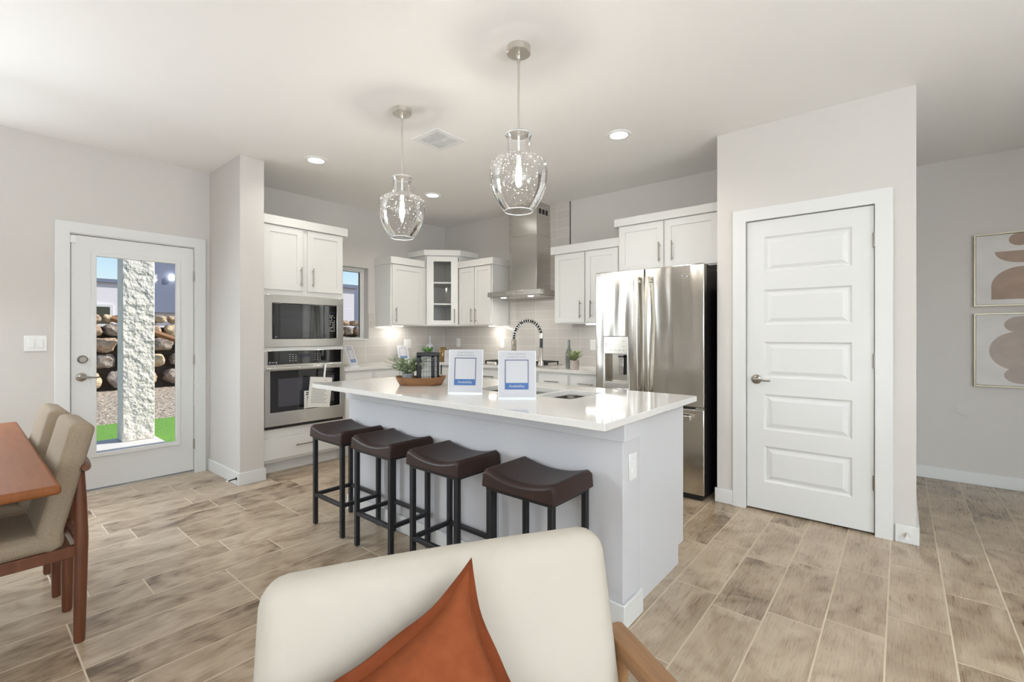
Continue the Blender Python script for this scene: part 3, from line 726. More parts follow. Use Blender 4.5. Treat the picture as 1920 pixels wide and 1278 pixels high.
MB().lathe([(0.0, 0.002), (0.011, 0.002), (0.012, 0)], n=24, mtx=Matrix.Translation((2.105, YO-0.040, 0.497)) @ Matrix.Rotation(pi/2, 4, 'X')).build('emblem', 'nickel', d)
MB().box(1.735, 2.47, YO-0.03, YO-0.016, 0.408, 0.43).build('vent_slot', 'black', t)

# ---- papers hung from the oven handle
def hung(label, x0, x1, z0, z1, yc, tilt, lines, bars, th):
    t = thing('hang_tag', label, 'tag', ((x0+x1)/2, yc, z1), rz=0, local=True)
    t.rotation_euler = (0, tilt, 0)
    wd, h = x1-x0, z1-z0
    b = MB(); b.box(-wd/2, wd/2, -th/2, th/2, -h, 0); b.build('sheet', 'paperlight', t)
    b = MB()
    for i in range(lines):
        z = -0.05-i*(h-0.08)/max(1, lines); b.box(-wd*0.38, wd*(0.38-0.2*random.random()), -th/2-0.0006, -th/2, z-0.0022, z+0.0022)
    for (bx0, bx1, bz0, bz1) in bars: b.box(bx0, bx1, -th/2-0.0006, -th/2, bz0, bz1)
    b.build('printed_text', 'ink' if lines else 'darkink', t)
    return t
b1 = hung('booklet of printed sheets hanging from the oven door handle', 2.098, 2.315, 0.565, 0.845, YO-0.108, math.radians(6), 15, [(0.03, 0.06, -0.035, -0.030)], 0.006)
b = MB(); b.box(0.018, 0.036, -0.002, 0.0, -0.002, 0.125); b.build('hanging_strap', 'acrylic', b1)
hung('white tag with black bars behind the booklet on the oven', 2.052, 2.16, 0.567, 0.728, YO-0.085, 0.0, 0, [(-0.038, 0.03, -0.022, -0.012), (-0.038, 0.03, -0.04, -0.030), (-0.024, -0.014, -0.07, -0.055)], 0.002)

# ---- upper cabinets
UZ0, UZ1, UCR = 1.352, 2.082, 2.160
t = thing('upper_cabinet', 'white upper cabinet with one door right of the kitchen window', 'cabinet', (3.53, 4.745, UZ0), group='white upper cabinets')
MB().box(3.268, 3.788, 4.592, YL-0.001, UZ0, UZ1).build('carcass', 'cab', t, bev=0.0015)
MB().box(3.255, 3.755, 4.560, YL-0.001, UZ1-0.003, UCR).build('crown', 'cab', t, bev=0.002)
d = shaker('y', 3.287, 3.735, UZ0+0.012, UZ1-0.012, 4.592, -1).build('door', 'cab', t, bev=0.0015); bar_pull(d, (3.325, 4.573, 1.39), (3.325, 4.573, 1.565), (0, -0.028, 0))
MB().box(3.42, 3.56, 4.74, 4.77, UZ0-0.008, UZ0-0.001).build('under_cabinet_lamp', 'ledstrip', t)
add_light('under_cabinet_glow', 'AREA', (3.50, 4.74, UZ0-0.016), 0.8, (1, 0.95, 0.88), aim=(0, 0.25, -1), size=0.25, size_y=0.04)

t = thing('corner_cabinet', 'taller white diagonal corner cabinet with a glass door', 'cabinet', (4.1, 4.6, UZ0), group='white upper cabinets')
CZ1, CCR = 2.238, 2.306
poly = [(3.79, YL-0.001), (3.79, 4.592), (4.092, 4.29), (XW-0.001, 4.29), (XW-0.001, YL-0.001)]
b = MB()
b.prism(poly, UZ0, UZ0+0.018); b.prism(poly, CZ1-0.018, CZ1)
b.box(3.79, 3.808, 4.592, YL-0.001, UZ0+0.018, CZ1-0.018); b.box(4.092, XW-0.001, 4.29, 4.308, UZ0+0.018, CZ1-0.018)
b.build('carcass', 'cab', t)
MB().prism([(3.81, YL-0.003), (3.81, YL-0.02), (XW-0.02, YL-0.02), (XW-0.02, 4.31), (XW-0.003, 4.31), (XW-0.003, YL-0.003)], UZ0+0.018, CZ1-0.018).build('interior_back', 'cabinside', t)
for z in (1.62, 1.89):
    MB().prism([(3.812, YL-0.022), (3.812, 4.60), (4.10, 4.312), (XW-0.022, 4.312), (XW-0.022, YL-0.022)], z, z+0.018).build('shelf', 'cab', t)
o_ = 0.034
MB().prism([(3.79-o_, YL-0.001), (3.79-o_, 4.592-o_*0.45), (4.092-o_*0.45, 4.29-o_), (XW-0.001, 4.29-o_), (XW-0.001, YL-0.001)], CZ1-0.003, CCR).build('crown', 'cab', t, bev=0.002)
# diagonal door, local frame along the face
fm = Matrix.Translation(((3.79+4.092)/2, (4.592+4.29)/2, 0)) @ Matrix.Rotation(-pi/4, 4, 'Z')
b = MB(); b.plate(-0.196, 0.196, UZ0+0.012, CZ1-0.012, -0.02, 0.0, [(-0.108, 0.108, UZ0+0.07, CZ1-0.075)], axis='y')
b.v = [tuple(fm @ Vector(v)) for v in b.v]; d = b.build('door', 'cab', t, bev=0.0015)
b = MB(); b.box(-0.109, 0.109, -0.012, -0.008, UZ0+0.069, CZ1-0.074, fm); b.build('glass', 'glass', d)
p0 = fm @ Vector((0.152, -0.02, 1.39)); p1 = fm @ Vector((0.152, -0.02, 1.565)); ov = fm.to_3x3() @ Vector((0, -0.028, 0)); bar_pull(d, p0, p1, ov)

t = thing('upper_cabinet', 'white double-door upper cabinet between the corner cabinet and the range hood', 'cabinet', (4.245, 4.0, UZ0), group='white upper cabinets')
MB().box(4.092, XW-0.009, 3.722, 4.288, UZ0, UZ1).build('carcass', 'cab', t, bev=0.0015)
MB().box(4.060, XW-0.009, 3.692, 4.288, UZ1-0.003, UCR).build('crown', 'cab', t, bev=0.002)
d = shaker('x', 4.016, 4.275, UZ0+0.012, UZ1-0.012, 4.092, -1, rail=0.05).build('door', 'cab', t, bev=0.0015); bar_pull(d, (4.073, 4.045, 1.39), (4.073, 4.045, 1.565), (-0.028, 0, 0))
d = shaker('x', 3.737, 4.002, UZ0+0.012, UZ1-0.012, 4.092, -1, rail=0.05).build('door', 'cab', t, bev=0.0015); bar_pull(d, (4.073, 3.972, 1.39), (4.073, 3.972, 1.565), (-0.028, 0, 0))
MB().box(4.24, 4.27, 3.82, 3.92, UZ0-0.008, UZ0-0.001).build('under_cabinet_lamp', 'ledstrip', t)
add_light('under_cabinet_glow', 'AREA', (4.25, 3.87, UZ0-0.016), 0.8, (1, 0.95, 0.88), aim=(0.25, 0, -1), size=0.04, size_y=0.2)

t = thing('upper_cabinet', 'white double-door upper cabinet between range hood and refrigerator', 'cabinet', (4.245, 2.45, UZ0), group='white upper cabinets')
MB().box(4.092, XW-0.009, 2.068, 2.830, UZ0+0.004, UZ1+0.010).build('carcass', 'cab', t, bev=0.0015)
MB().box(4.060, XW-0.009, 2.066, 2.862, UZ1+0.007, UCR+0.014).build('crown', 'cab', t, bev=0.002)
d = shaker('x', 2.456, 2.815, UZ0+0.016, UZ1-0.002, 4.092, -1).build('door', 'cab', t, bev=0.0015); bar_pull(d, (4.073, 2.497, 1.41), (4.073, 2.497, 1.588), (-0.028, 0, 0))
d = shaker('x', 2.083, 2.442, UZ0+0.016, UZ1-0.002, 4.092, -1).build('door', 'cab', t, bev=0.0015); bar_pull(d, (4.073, 2.375, 1.41), (4.073, 2.375, 1.588), (-0.028, 0, 0))
MB().box(4.10, 4.14, 2.12, 2.45, UZ0-0.008, UZ0+0.003).build('under_cabinet_lamp', 'ledstrip', t)
add_light('under_cabinet_glow', 'AREA', (4.2, 2.25, UZ0-0.014), 0.7, (1, 0.95, 0.88), aim=(0.25, 0, -1), size=0.04, size_y=0.3)

t = thing('upper_cabinet', 'higher white double-door cabinet mounted above the refrigerator', 'cabinet', (4.22, 1.6, 1.826), group='white upper cabinets')
XO = 4.05
MB().box(XO, XW-0.001, 1.140, 2.062, 1.826, 2.268).build('carcass', 'cab', t, bev=0.0015)
MB().box(XO+0.002, XW-0.001, 1.057, 1.139, 1.826, 2.268).build('filler', 'cab', t)
MB().box(XO-0.032, XW-0.001, 1.057, 2.094, 2.265, 2.338).build('crown', 'cab', t, bev=0.002)
d = shaker('x', 1.620, 2.045, 1.838, 2.256, XO, -1).build('door', 'cab', t, bev=0.0015); bar_pull(d, (XO-0.019, 1.652, 1.895), (XO-0.019, 1.652, 2.068), (-0.028, 0, 0))
d = shaker('x', 1.157, 1.606, 1.838, 2.256, XO, -1).build('door', 'cab', t, bev=0.0015); bar_pull(d, (XO-0.019, 1.536, 1.895), (XO-0.019, 1.536, 2.068), (-0.028, 0, 0))

# ---- base cabinets and back counter
CT = 0.907
def base_cab(label, axis, a0, a1, face, drawers):
    c = face + 0.3
    t = thing('base_cabinet', label, 'cabinet', ((a0+a1)/2, c, 0) if axis == 'y' else (c, (a0+a1)/2, 0), group='white base cabinets')
    b = MB()
    wall = (YL if axis == 'y' else XW)-0.009
    def bx(a0_, a1_, d0, d1, z0, z1): return (a0_, a1_, d0, d1, z0, z1) if axis == 'y' else (d0, d1, a0_, a1_, z0, z1)
    MB().box(*bx(a0+0.001, a1-0.001, face, wall, 0.11, CT-0.033)).build('carcass', 'cab', t, bev=0.001)
    MB().box(*bx(a0+0.001, a1-0.001, face+0.07, face+0.085, 0, 0.11)).build('toe_kick', 'cab', t)
    n = drawers; wd = (a1-a0)/n
    for i in range(n):
        p, q = a0+i*wd+0.018, a0+(i+1)*wd-0.018
        d = MB().box(*bx(p, q, face-0.019, face, 0.715, CT-0.055)).build('drawer', 'cab', t, bev=0.002)
        m_ = (p+q)/2; z = 0.785
        if axis == 'y': bar_pull(d, (m_-0.08, face-0.019, z), (m_+0.08, face-0.019, z), (0, -0.028, 0))
        else: bar_pull(d, (face-0.019, m_-0.08, z), (face-0.019, m_+0.08, z), (-0.028, 0, 0))
        d = shaker(axis, p, q, 0.125, 0.70, face, -1).build('door', 'cab', t, bev=0.0015)
        if axis == 'y': bar_pull(d, (q-0.035, face-0.019, 0.50), (q-0.035, face-0.019, 0.67), (0, -0.028, 0))
        else: bar_pull(d, (face-0.019, p+0.035, 0.50), (face-0.019, p+0.035, 0.67), (-0.028, 0, 0))
    return t
base_cab('white base cabinet under the kitchen window beside the oven tower', 'y', 2.488, 3.17, 4.29, 2)
base_cab('white base cabinet next to the inside corner under the left counter', 'y', 3.17, 3.78, 4.29, 1)
base_cab('white base cabinet by the inside corner left of the cooktop', 'x', 3.70, 4.28, 3.79, 1)
base_cab('white base cabinet under the gas cooktop', 'x', 2.82, 3.70, 3.79, 2)
base_cab('white base cabinet between cooktop and refrigerator', 'x', 2.06, 2.82, 3.79, 2)
b = MB(); b.prism([(2.49, YL-0.009), (2.49, 4.262), (3.755, 4.262), (3.755, 2.052), (XW-0.009, 2.052), (XW-0.009, YL-0.009)], CT-0.032, CT)
tag(b.build('back_countertop', 'quartz', bev=0.003), 'L-shaped white quartz countertop along the tiled walls', 'countertop')

# ---- cooktop
t = thing('gas_cooktop', 'gas cooktop with black grates set in the back counter below the hood', 'cooktop', (4.07, 3.265, CT))
MB().box(3.815, 4.32, 2.885, 3.645, CT+0.0005, CT+0.008).build('tray', 'steel_flat', t, bev=0.002)
for i in range(3):
    y0 = 2.90+i*0.245; b = MB()
    for k in range(4): b.box(3.86+k*0.135, 3.872+k*0.135, y0+0.005, y0+0.235, CT+0.034, CT+0.046)
    for k in range(3): b.box(3.86, 4.277, y0+0.005+k*0.11, y0+0.017+k*0.11, CT+0.034, CT+0.046)
    for (px_, py_) in ((3.86, y0+0.005), (4.265, y0+0.005), (3.86, y0+0.225), (4.265, y0+0.225)): b.box(px_, px_+0.012, py_, py_+0.012, CT+0.008, CT+0.036)
    b.build('grate', 'black', t)
for (x, y) in ((3.96, 3.03), (4.18, 3.03), (4.07, 3.265), (3.96, 3.51), (4.18, 3.51)):
    MB().lathe([(0.0, 0.022), (0.03, 0.020), (0.042, 0.012), (0.045, 0)], (x, y, CT+0.008), 20).build('burner', 'black', t)
for i in range(5):
    MB().cyl((3.838, 3.085+i*0.09, CT+0.008), (3.838, 3.085+i*0.09, CT+0.034), 0.016, 0.013, 16).build('knob', 'nickel', t)

# ---- range hood
t = thing('range_hood', 'stainless chimney range hood on the tiled wall above the cooktop', 'range hood', (4.15, 3.275, 1.66))
hx0 = 3.93
b = MB(); b.box(hx0, XW-0.009, 2.905, 3.655, 1.672, 1.728); b.build('canopy', 'steel_flat', t, bev=0.003)
b = MB(); b.box(hx0+0.02, XW-0.02, 2.925, 3.635, 1.662, 1.671); b.build('underside', 'steel_flat', t)
b = MB(); b.box(4.125, XW-0.009, 3.095, 3.455, 1.729, 2.36); b.build('lower_chimney', 'steel_flat', t, bev=0.002)
c = MB().box(4.129, XW-0.009, 3.099, 3.451, 2.361, CEIL-0.001).build('upper_chimney', 'steel_flat', t, bev=0.002)
for k in range(3):
    b = MB(); x = 4.175+k*0.062; b.box(x, x+0.042, 3.097, 3.0992, 2.60, 2.655); b.build('vent_slot', 'black', c)
for y in (3.08, 3.47):
    MB().lathe([(0.0, -0.004), (0.028, -0.004), (0.032, 0)], (4.0, y, 1.662), 20).build('lamp', 'downlight', t)
b = MB()
for k in range(2): b.cyl((hx0-0.0015, 3.36-0.10*k, 1.70), (hx0+0.001, 3.36-0.10*k, 1.70), 0.006+0.006*k, n=16)
b.build('button', 'nickel', t)
add_light('hood_lamp', 'AREA', (4.02, 3.275, 1.655), 1.5, (1, 0.96, 0.9), aim=(0, 0, -1), size=0.06, size_y=0.4)

# ---- refrigerator
t = thing('refrigerator', 'stainless french-door refrigerator with water dispenser and black sides', 'refrigerator', (3.98, 1.572, 0))
fx, fy0, fy1 = 3.55, 1.119, 2.026
ym = 1.583
MB().box(3.628, 4.37, fy0+0.006, fy1-0.006, 0.03, 1.755).build('body', 'fridgeside', t, bev=0.004)
def door_skin(y0, y1, z0, z1, hole=None, bulge=0.008):
    """door front slightly bowed, built as a strip-profile prism or plate with a dispenser opening"""
    b = MB()
    if hole:
        b.plate(y0, y1, z0, z1, fx+bulge*0.3, fx+0.072, [hole], axis='x')
    else:
        n = 10; pts = [(fx+0.072, y1), (fx+0.072, y0)]
        for i in range(n+1):
            s_ = i/n; pts.append((fx+bulge*(2*s_-1)**2, y0+(y1-y0)*s_))
        b.prism(pts, z0, z1)
    return b
disp = (1.722, 1.948, 0.80, 1.228)
d = door_skin(ym+0.003, fy1, 0.700, 1.776, disp).build('left_door', 'steel', t, bev=0.006, seg=3)
b = MB(); b.plate(disp[0], disp[1], disp[2], disp[3], fx+0.001, fx+0.012, [(disp[0]+0.012, disp[1]-0.012, 0.845, 1.085)], axis='x'); c = b.build('dispenser', 'steel_flat', d, bev=0.002)
MB().box(fx-0.001, fx+0.001, disp[0]+0.004, disp[1]-0.004, 1.088, 1.224).build('control_face', 'steel_plain', c)
b = MB()
for (yy, zz) in ((1.925, 1.165), (1.925, 1.150), (1.762, 1.19), (1.762, 1.145), (1.762, 1.115), (1.80, 1.115), (1.84, 1.115), (1.88, 1.115)): b.box(fx-0.0018, fx-0.0009, yy-0.009, yy+0.009, zz-0.002, zz+0.002)
b.build('dispenser_markings', 'ink', c)
b = MB()
b.box(fx+0.062, fx+0.070, disp[0], disp[1], 0.84, 1.09); b.box(fx+0.012, fx+0.066, disp[0]+0.002, disp[0]+0.012, 0.84, 1.09); b.box(fx+0.012, fx+0.066, disp[1]-0.012, disp[1]-0.002, 0.84, 1.09); b.build('niche', 'steel_dark', c)
MB().box(fx+0.008, fx+0.066, disp[0]+0.004, disp[1]-0.004, 0.835, 0.850).build('drip_tray', 'steel_plain', c)
MB().box(fx+0.020, fx+0.030, 1.775, 1.818, 0.915, 1.055).build('paddle', 'chrome', c, bev=0.004)
b = MB(); b.box(fx+0.018, fx+0.062, 1.770, 1.774, 0.91, 1.075); b.box(fx+0.018, fx+0.062, 1.77, 1.823, 1.056, 1.07); b.build('paddle_guide', 'black', c)
def bow_handle(parent, y, z0, z1, mat='steel_plain'):
    b = MB(); n = 14; w_ = 0.017
    vs = []; fs = []
    for i in range(n+1):
        s_ = i/n; z = z0+(z1-z0)*s_; x = fx-0.040-0.022*math.sin(pi*s_)
        vs += [(x, y-w_, z), (x, y+w_, z), (x+0.018, y+w_, z), (x+0.018, y-w_, z)]
    for i in range(n):
        for j in range(4): fs.append((i*4+j, i*4+(j+1) % 4, (i+1)*4+(j+1) % 4, (i+1)*4+j))
    fs += [(3, 2, 1, 0), (n*4, n*4+1, n*4+2, n*4+3)]
    b.add(vs, [tuple(reversed(f)) for f in fs])
    for z in (z0+0.02, z1-0.05): b.box(fx-0.028, fx+0.004, y-0.011, y+0.011, z, z+0.03)
    return b.build('handle', mat, parent, bev=0.004)
bow_handle(d, 1.635, 0.775, 1.712)
d = door_skin(fy0, ym-0.003, 0.700, 1.776).build('right_door', 'steel', t, bev=0.006, seg=3)
bow_handle(d, 1.545, 0.775, 1.712)
mt = Matrix.Translation((fx+0.003, 1.262, 1.690)) @ Matrix.Rotation(-pi/2, 4, 'Z') @ Matrix.Rotation(pi/2, 4, 'X')
b = MB(); b.tube([mt @ Vector((0.02*math.cos(2*pi*i/32), 0.02*math.sin(2*pi*i/32), 0.003)) for i in range(32)], 0.0022, 8, closed=True)
text_into(b, 'GE', 0.021, mt @ Matrix.Translation((0, 0, 0.003)), 0.001); b.build('emblem', 'chrome', d)
d = door_skin(fy0, fy1, 0.045, 0.684).build('freezer_drawer', 'steel', t, bev=0.006, seg=3)
b = MB(); b.box(fx-0.052, fx-0.030, 1.20, 1.945, 0.598, 0.640); b.box(fx-0.032, fx+0.006, 1.205, 1.235, 0.602, 0.636); b.box(fx-0.032, fx+0.006, 1.91, 1.94, 0.602, 0.636); b.build('handle', 'steel_plain', d, bev=0.006, seg=3)
MB().box(fx+0.012, 3.63, fy0+0.004, fy1-0.004, 0.684, 0.70).build('door_gasket', 'black', t)
b = MB(); b.box(fx+0.002, fx+0.05, fy0-0.004, fy0+0.06, 0.685, 0.699); b.build('hinge', 'chrome', t)
b = MB(); b.box(fx+0.03, 3.72, fy0+0.012, fy0+0.075, 1.757, 1.782); b.build('top_hinge_cover', 'fridgeside', t, bev=0.004)
MB().box(fx+0.03, 4.3, fy0+0.02, fy1-0.02, 0.002, 0.044).build('base_grille', 'black', t)

# ================================================================== ISLAND
IX0, IX1, IY0, IY1, IZ = 1.568, 2.60, 0.856, 3.098, 0.912
t = thing('kitchen_island', 'kitchen island base with textured grey front and white end panel', 'island', (2.2, 1.98, 0))
wx0, wx1 = 1.815, 1.987
MB().box(wx0, wx1, 0.905, 3.05, 0, IZ-0.031).build('front_wall', 'islandwall', t, bev=0.002)
b = MB(); b.prism([(1.988, 0.932), (2.602, 0.932), (2.602, 0.945+0.0), (2.602, 0.950), (1.988, 0.950)], 0.10, IZ-0.031); b.box(1.988, 2.527, 0.932, 0.950, 0, 0.10); b.build('end_panel', 'islandpanel', t)
b = MB(); b.box(1.988, 2.585, 3.02, 3.038, 0, IZ-0.031); b.build('far_end_panel', 'islandpanel', t)
b = MB(); b.plate(1.988, 2.58, 0.951, 3.019, 0.10, 0.118, []); b.box(2.562, 2.58, 0.951, 3.019, 0.118, IZ-0.031); b.build('carcass', 'cab', t)
MB().box(2.505, 2.52, 0.951, 3.019, 0, 0.099).build('toe_kick', 'cab', t)
for k in range(4):
    y0 = 0.96+k*0.514; d = shaker('x', y0, y0+0.505, 0.125, 0.865, 2.581, 1).build('door', 'cab', t, bev=0.0015)
    bar_pull(d, (2.60, y0+0.46, 0.66), (2.60, y0+0.46, 0.83), (0.028, 0, 0))
b = MB()
b.prism([(wx0, 0.905), (wx0-0.018, 0.905-0.018), (wx0-0.018, 3.068), (wx0, 3.05)], 0.795, IZ-0.0305)
b.prism([(wx0, 0.905), (wx0-0.018, 0.905-0.018), (2.602, 0.887), (2.602, 0.931), (1.99, 0.931), (1.987, 0.905)], 0.795, IZ-0.0305)
b.v = b.v
tr = MB(); tr.box(wx0-0.016, wx0-0.001, 0.889, 3.066, 0.795, IZ-0.0305); tr.box(wx0-0.001, wx1+0.001, 0.889, 0.904, 0.795, IZ-0.0305); tr.build('top_trim', 'islandpanel', t, bev=0.002)
bb = MB(); bb.prism([(wx0-0.001, 3.05), (wx0-0.015, 3.05), (wx0-0.015, 0.890), (wx1+0.0, 0.890), (wx1+0.0, 0.904), (wx0-0.001, 0.904)], 0, BH); bb.build('baseboard', 'trim', t, bev=0.003)
plate_thing('wall_outlet', 'white outlet on the end post of the island', 'y', (1.903, 0.9045, 0.672), 1, 'socket')

SKX0, SKX1, SKY0, SKY1, SKM = 2.045, 2.385, 1.315, 2.045, 1.555
b = MB(); b.plate(IX0, IX1, IY0, IY1, IZ-0.030, IZ, [(SKX0, SKX1, SKY0, SKM-0.012), (SKX0, SKX1, SKM+0.012, SKY1)])
isl_top = tag(b.build('island_countertop', 'quartz', bev=0.002), 'large white quartz countertop of the island', 'countertop')

# sink, two bowls hung under the top
t = thing('island_sink', 'stainless undermount double sink set into the island countertop', 'sink', ((SKX0+SKX1)/2, (SKY0+SKY1)/2, IZ-0.22))
def bowl(y0, y1):
    b = MB(); n = 10; rings = []
    def ring(inset, z, r):
        pts = []
        x0, x1, a, c = SKX0-0.006+inset, SKX1+0.006-inset, y0-0.006+inset, y1+0.006-inset
        for (cx, cy, s0) in ((x1-r, c-r, 0), (x0+r, c-r, pi/2), (x0+r, a+r, pi), (x1-r, a+r, 1.5*pi)):
            for i in range(5): an = s0+pi/2*i/4; pts.append((cx+r*math.cos(an), cy+r*math.sin(an), z))
        return pts
    R = [ring(-0.006, IZ-0.0305, 0.05), ring(0.006, IZ-0.0307, 0.05), ring(0.010, IZ-0.16, 0.05), ring(0.022, IZ-0.195, 0.05), ring(0.05, IZ-0.205, 0.04)]
    vs = [p for r in R for p in r]; m_ = 20; fs = []
    for i in range(len(R)-1):
        for j in range(m_): fs.append((i*m_+j, i*m_+(j+1) % m_, (i+1)*m_+(j+1) % m_, (i+1)*m_+j))
    fs.append(tuple((len(R)-1)*m_+j for j in range(m_)))
    b.add(vs, fs); o = b.build('bowl', 'sinksteel', t, angle=60)
    MB().lathe([(0.0, 0.001), (0.02, 0.001), (0.035, 0.004), (0.042, 0.003), (0.043, 0)], ((SKX0+SKX1)/2, (y0+y1)/2, IZ-0.2045), 24).build('drain', 'chrome', o)
bowl(SKY0, SKM-0.012); bowl(SKM+0.012, SKY1)

# faucet
fb = Vector((2.455, 2.035, IZ))
t = thing('kitchen_faucet', 'tall spring-neck pull-down faucet on the island behind the sink', 'faucet', tuple(fb))
MB().lathe([(0.0, 0.05), (0.0185, 0.05), (0.019, 0.012), (0.027, 0.008), (0.028, 0)], tuple(fb), 24).build('base', 'nickel', t)
b = MB(); b.cyl(fb+Vector((0, 0, 0.05)), fb+Vector((0, 0, 0.20)), 0.0165, n=20); b.build('stem', 'nickel', t)
b = MB()
for k in range(22): 
    z = 0.195+k*0.0048; b.tube([fb+Vector((0.0155*math.cos(2*pi*i/16), 0.0155*math.sin(2*pi*i/16), z)) for i in range(16)], 0.0024, 6, closed=True)
b.build('lower_spring', 'steel_plain', t)
R_ = 0.118; arc = []
for i in range(8): arc.append(fb+Vector((0, 0, 0.20+0.11*i/8)))
for i in range(33):
    a = pi-pi*i/32*0.94; arc.append(fb+Vector((0, -R_-R_*math.cos(a), 0.31+R_*1.0*math.sin(a))))
b = MB(); b.tube(arc, 0.0075, 12); b.build('hose', 'black', t)
b = MB(); coil = []
L_ = 0; tot = 17
sub_ = []
for i in range(len(arc)-1):
    for k in range(10): sub_.append(arc[i].lerp(arc[i+1], k/10))
sub_.append(arc[-1]); lens = [0]
for i in range(1, len(sub_)): lens.append(lens[-1]+(sub_[i]-sub_[i-1]).length)
for i in range(len(sub_)):
    if lens[i] < 0.09: continue
    tg = (sub_[min(i+1, len(sub_)-1)]-sub_[max(i-1, 0)]).normalized(); u = Vector((1, 0, 0)); v_ = tg.cross(u)
    a = 2*pi*(lens[i]-0.09)/0.0185; coil.append(sub_[i]+(u*math.cos(a)+v_*math.sin(a))*0.0135)
b.tube(coil, 0.0028, 6); b.build('spring', 'chrome', t)
e_ = arc[-1]
b = MB(); b.cyl(e_+Vector((0, 0, 0.012)), e_+Vector((0, 0.002, -0.022)), 0.0155, 0.014, 18); b.build('collar', 'nickel', t)
b = MB(); b.cyl(e_+Vector((0, 0.002, -0.02)), e_+Vector((0, 0.004, -0.085)), 0.0105, n=14); b.build('grip', 'black', t)
b = MB(); b.tube([e_+Vector((0, 0.004, -0.083)), e_+Vector((0, 0.005, -0.10)), e_+Vector((0, 0.006, -0.17)), e_+Vector((0, 0.006, -0.175)), e_+Vector((0, 0.006, -0.20))], [0.0135, 0.0105, 0.0115, 0.017, 0.018], 18); b.build('spray_head', 'steel_plain', t)
b = MB(); b.cyl(fb+Vector((0, 0.012, 0.08)), fb+Vector((0, 0.03, 0.08)), 0.011, n=14); b.tube([fb+Vector((0, 0.028, 0.08)), fb+Vector((-0.01, 0.06, 0.085)), fb+Vector((-0.02, 0.085, 0.105))], [0.0065, 0.006, 0.007], 10); b.build('lever', 'chrome', t)
add_arm = MB(); add_arm.tube([fb+Vector((0, -0.012, 0.145)), fb+Vector((0, -0.1, 0.16)), fb+Vector((0, -0.205, 0.165))], 0.005, 10); add_arm.build('docking_arm', 'nickel', t)

# ---- acrylic sign holders
def sign(label, loc, rz, wd, h, lean, big=True, group='acrylic sign holders'):
    t = thing('sign_holder', label, 'sign', loc, rz=rz, group=group, local=True)
    T = Matrix.Rotation(-lean, 4, 'X')
    b = MB(); b.box(-wd/2, wd/2, -0.0025, 0.0025, 0.0, h, T); 
    b.box(-wd/2, wd/2, -0.001, 0.085, 0.0, 0.003); b.build('holder', 'acrylic', t)
    b = MB(); b.box(-wd/2+0.003, wd/2-0.003, -0.0036, -0.0026, 0.012, h-0.002, T); b.build('sheet', 'paper', t)
    k = h/0.252; kw = wd/0.198
    x0, x1, z0, z1 = -0.064*kw, 0.060*kw, 0.052*k, 0.206*k
    zb = z0+0.034*k
    b = MB(); b.plate(x0, x1, z0, z1, -0.0044, -0.0036, [(x0+0.004*kw, x1-0.004*kw, zb, z1-0.004*k)], axis='y'); b.v = [tuple(T @ Vector(v)) for v in b.v]
    band = MB(); band.box(x0, x1, -0.0046, -0.0036, z0, zb, T); band.build('blue_band', 'signblue', t)
    b.build('panel_border', 'signnavy', t)
    b = MB(); up = T @ Matrix.Translation((0, -0.0048, 0)) @ Matrix.Rotation(pi/2, 4, 'X')
    text_into(b, 'Availability', 0.0185*k, T @ Matrix.Translation(((x0+x1)/2, -0.0049, (z0+zb)/2)) @ Matrix.Rotation(pi/2, 4, 'X')); b.build('band_lettering', 'paper', t)
    b = MB()
    text_into(b, 'Green Oak Rock', 0.0135*k, T @ Matrix.Translation((-0.002, -0.0039, 0.236*k)) @ Matrix.Rotation(pi/2, 4, 'X'))
    text_into(b, 'Availability Details', 0.0135*k, T @ Matrix.Translation((-0.002, -0.0039, 0.220*k)) @ Matrix.Rotation(pi/2, 4, 'X')); b.build('heading', 'ink', t)
    b = MB(); b.box(x0, x0+0.022*kw, -0.0042, -0.0036, 0.034*k, 0.038*k, T); b.box(x0+0.027*kw, x0+0.05*kw, -0.0042, -0.0036, 0.034*k, 0.0375*k, T); b.build('footer_mark', 'paleink', t)
    return t
rz1 = math.atan2(-0.163, 0.106); rz2 = math.atan2(-0.150, 0.125)
sign('left of the two white signs standing on the island, nearer the wooden tray', (1.824, 1.868, IZ), rz1, 0.196, 0.252, math.radians(8))
sign('right of the two white signs standing on the island, in front of the sink', (1.855, 1.517, IZ), rz2, 0.196, 0.252, math.radians(8))
sign('small white sign on the left counter below the kitchen window', (2.69, 4.40, CT), math.radians(28), 0.155, 0.235, math.radians(20))
sign('small white sign on the left counter under the upper cabinet, behind the leafy plant', (3.60, 4.76, CT), math.radians(-8), 0.15, 0.21, math.radians(20))
t = thing('card_stand', 'small white card with printed lines on the corner counter beside the amber jar', 'card', (3.80, 4.17, CT), rz=math.radians(-58), local=True)
T = Matrix.Rotation(-math.radians(8), 4, 'X')
b = MB(); b.box(-0.055, 0.055, -0.002, 0.002, 0, 0.15, T); b.box(-0.055, 0.055, 0, 0.06, 0, 0.003); b.build('card', 'paper', t)
b = MB(); 
for k in range(3): b.box(-0.03, 0.03, -0.0028, -0.002, 0.10-0.018*k, 0.106-0.018*k, T)
b.build('printed_text', 'ink', t)

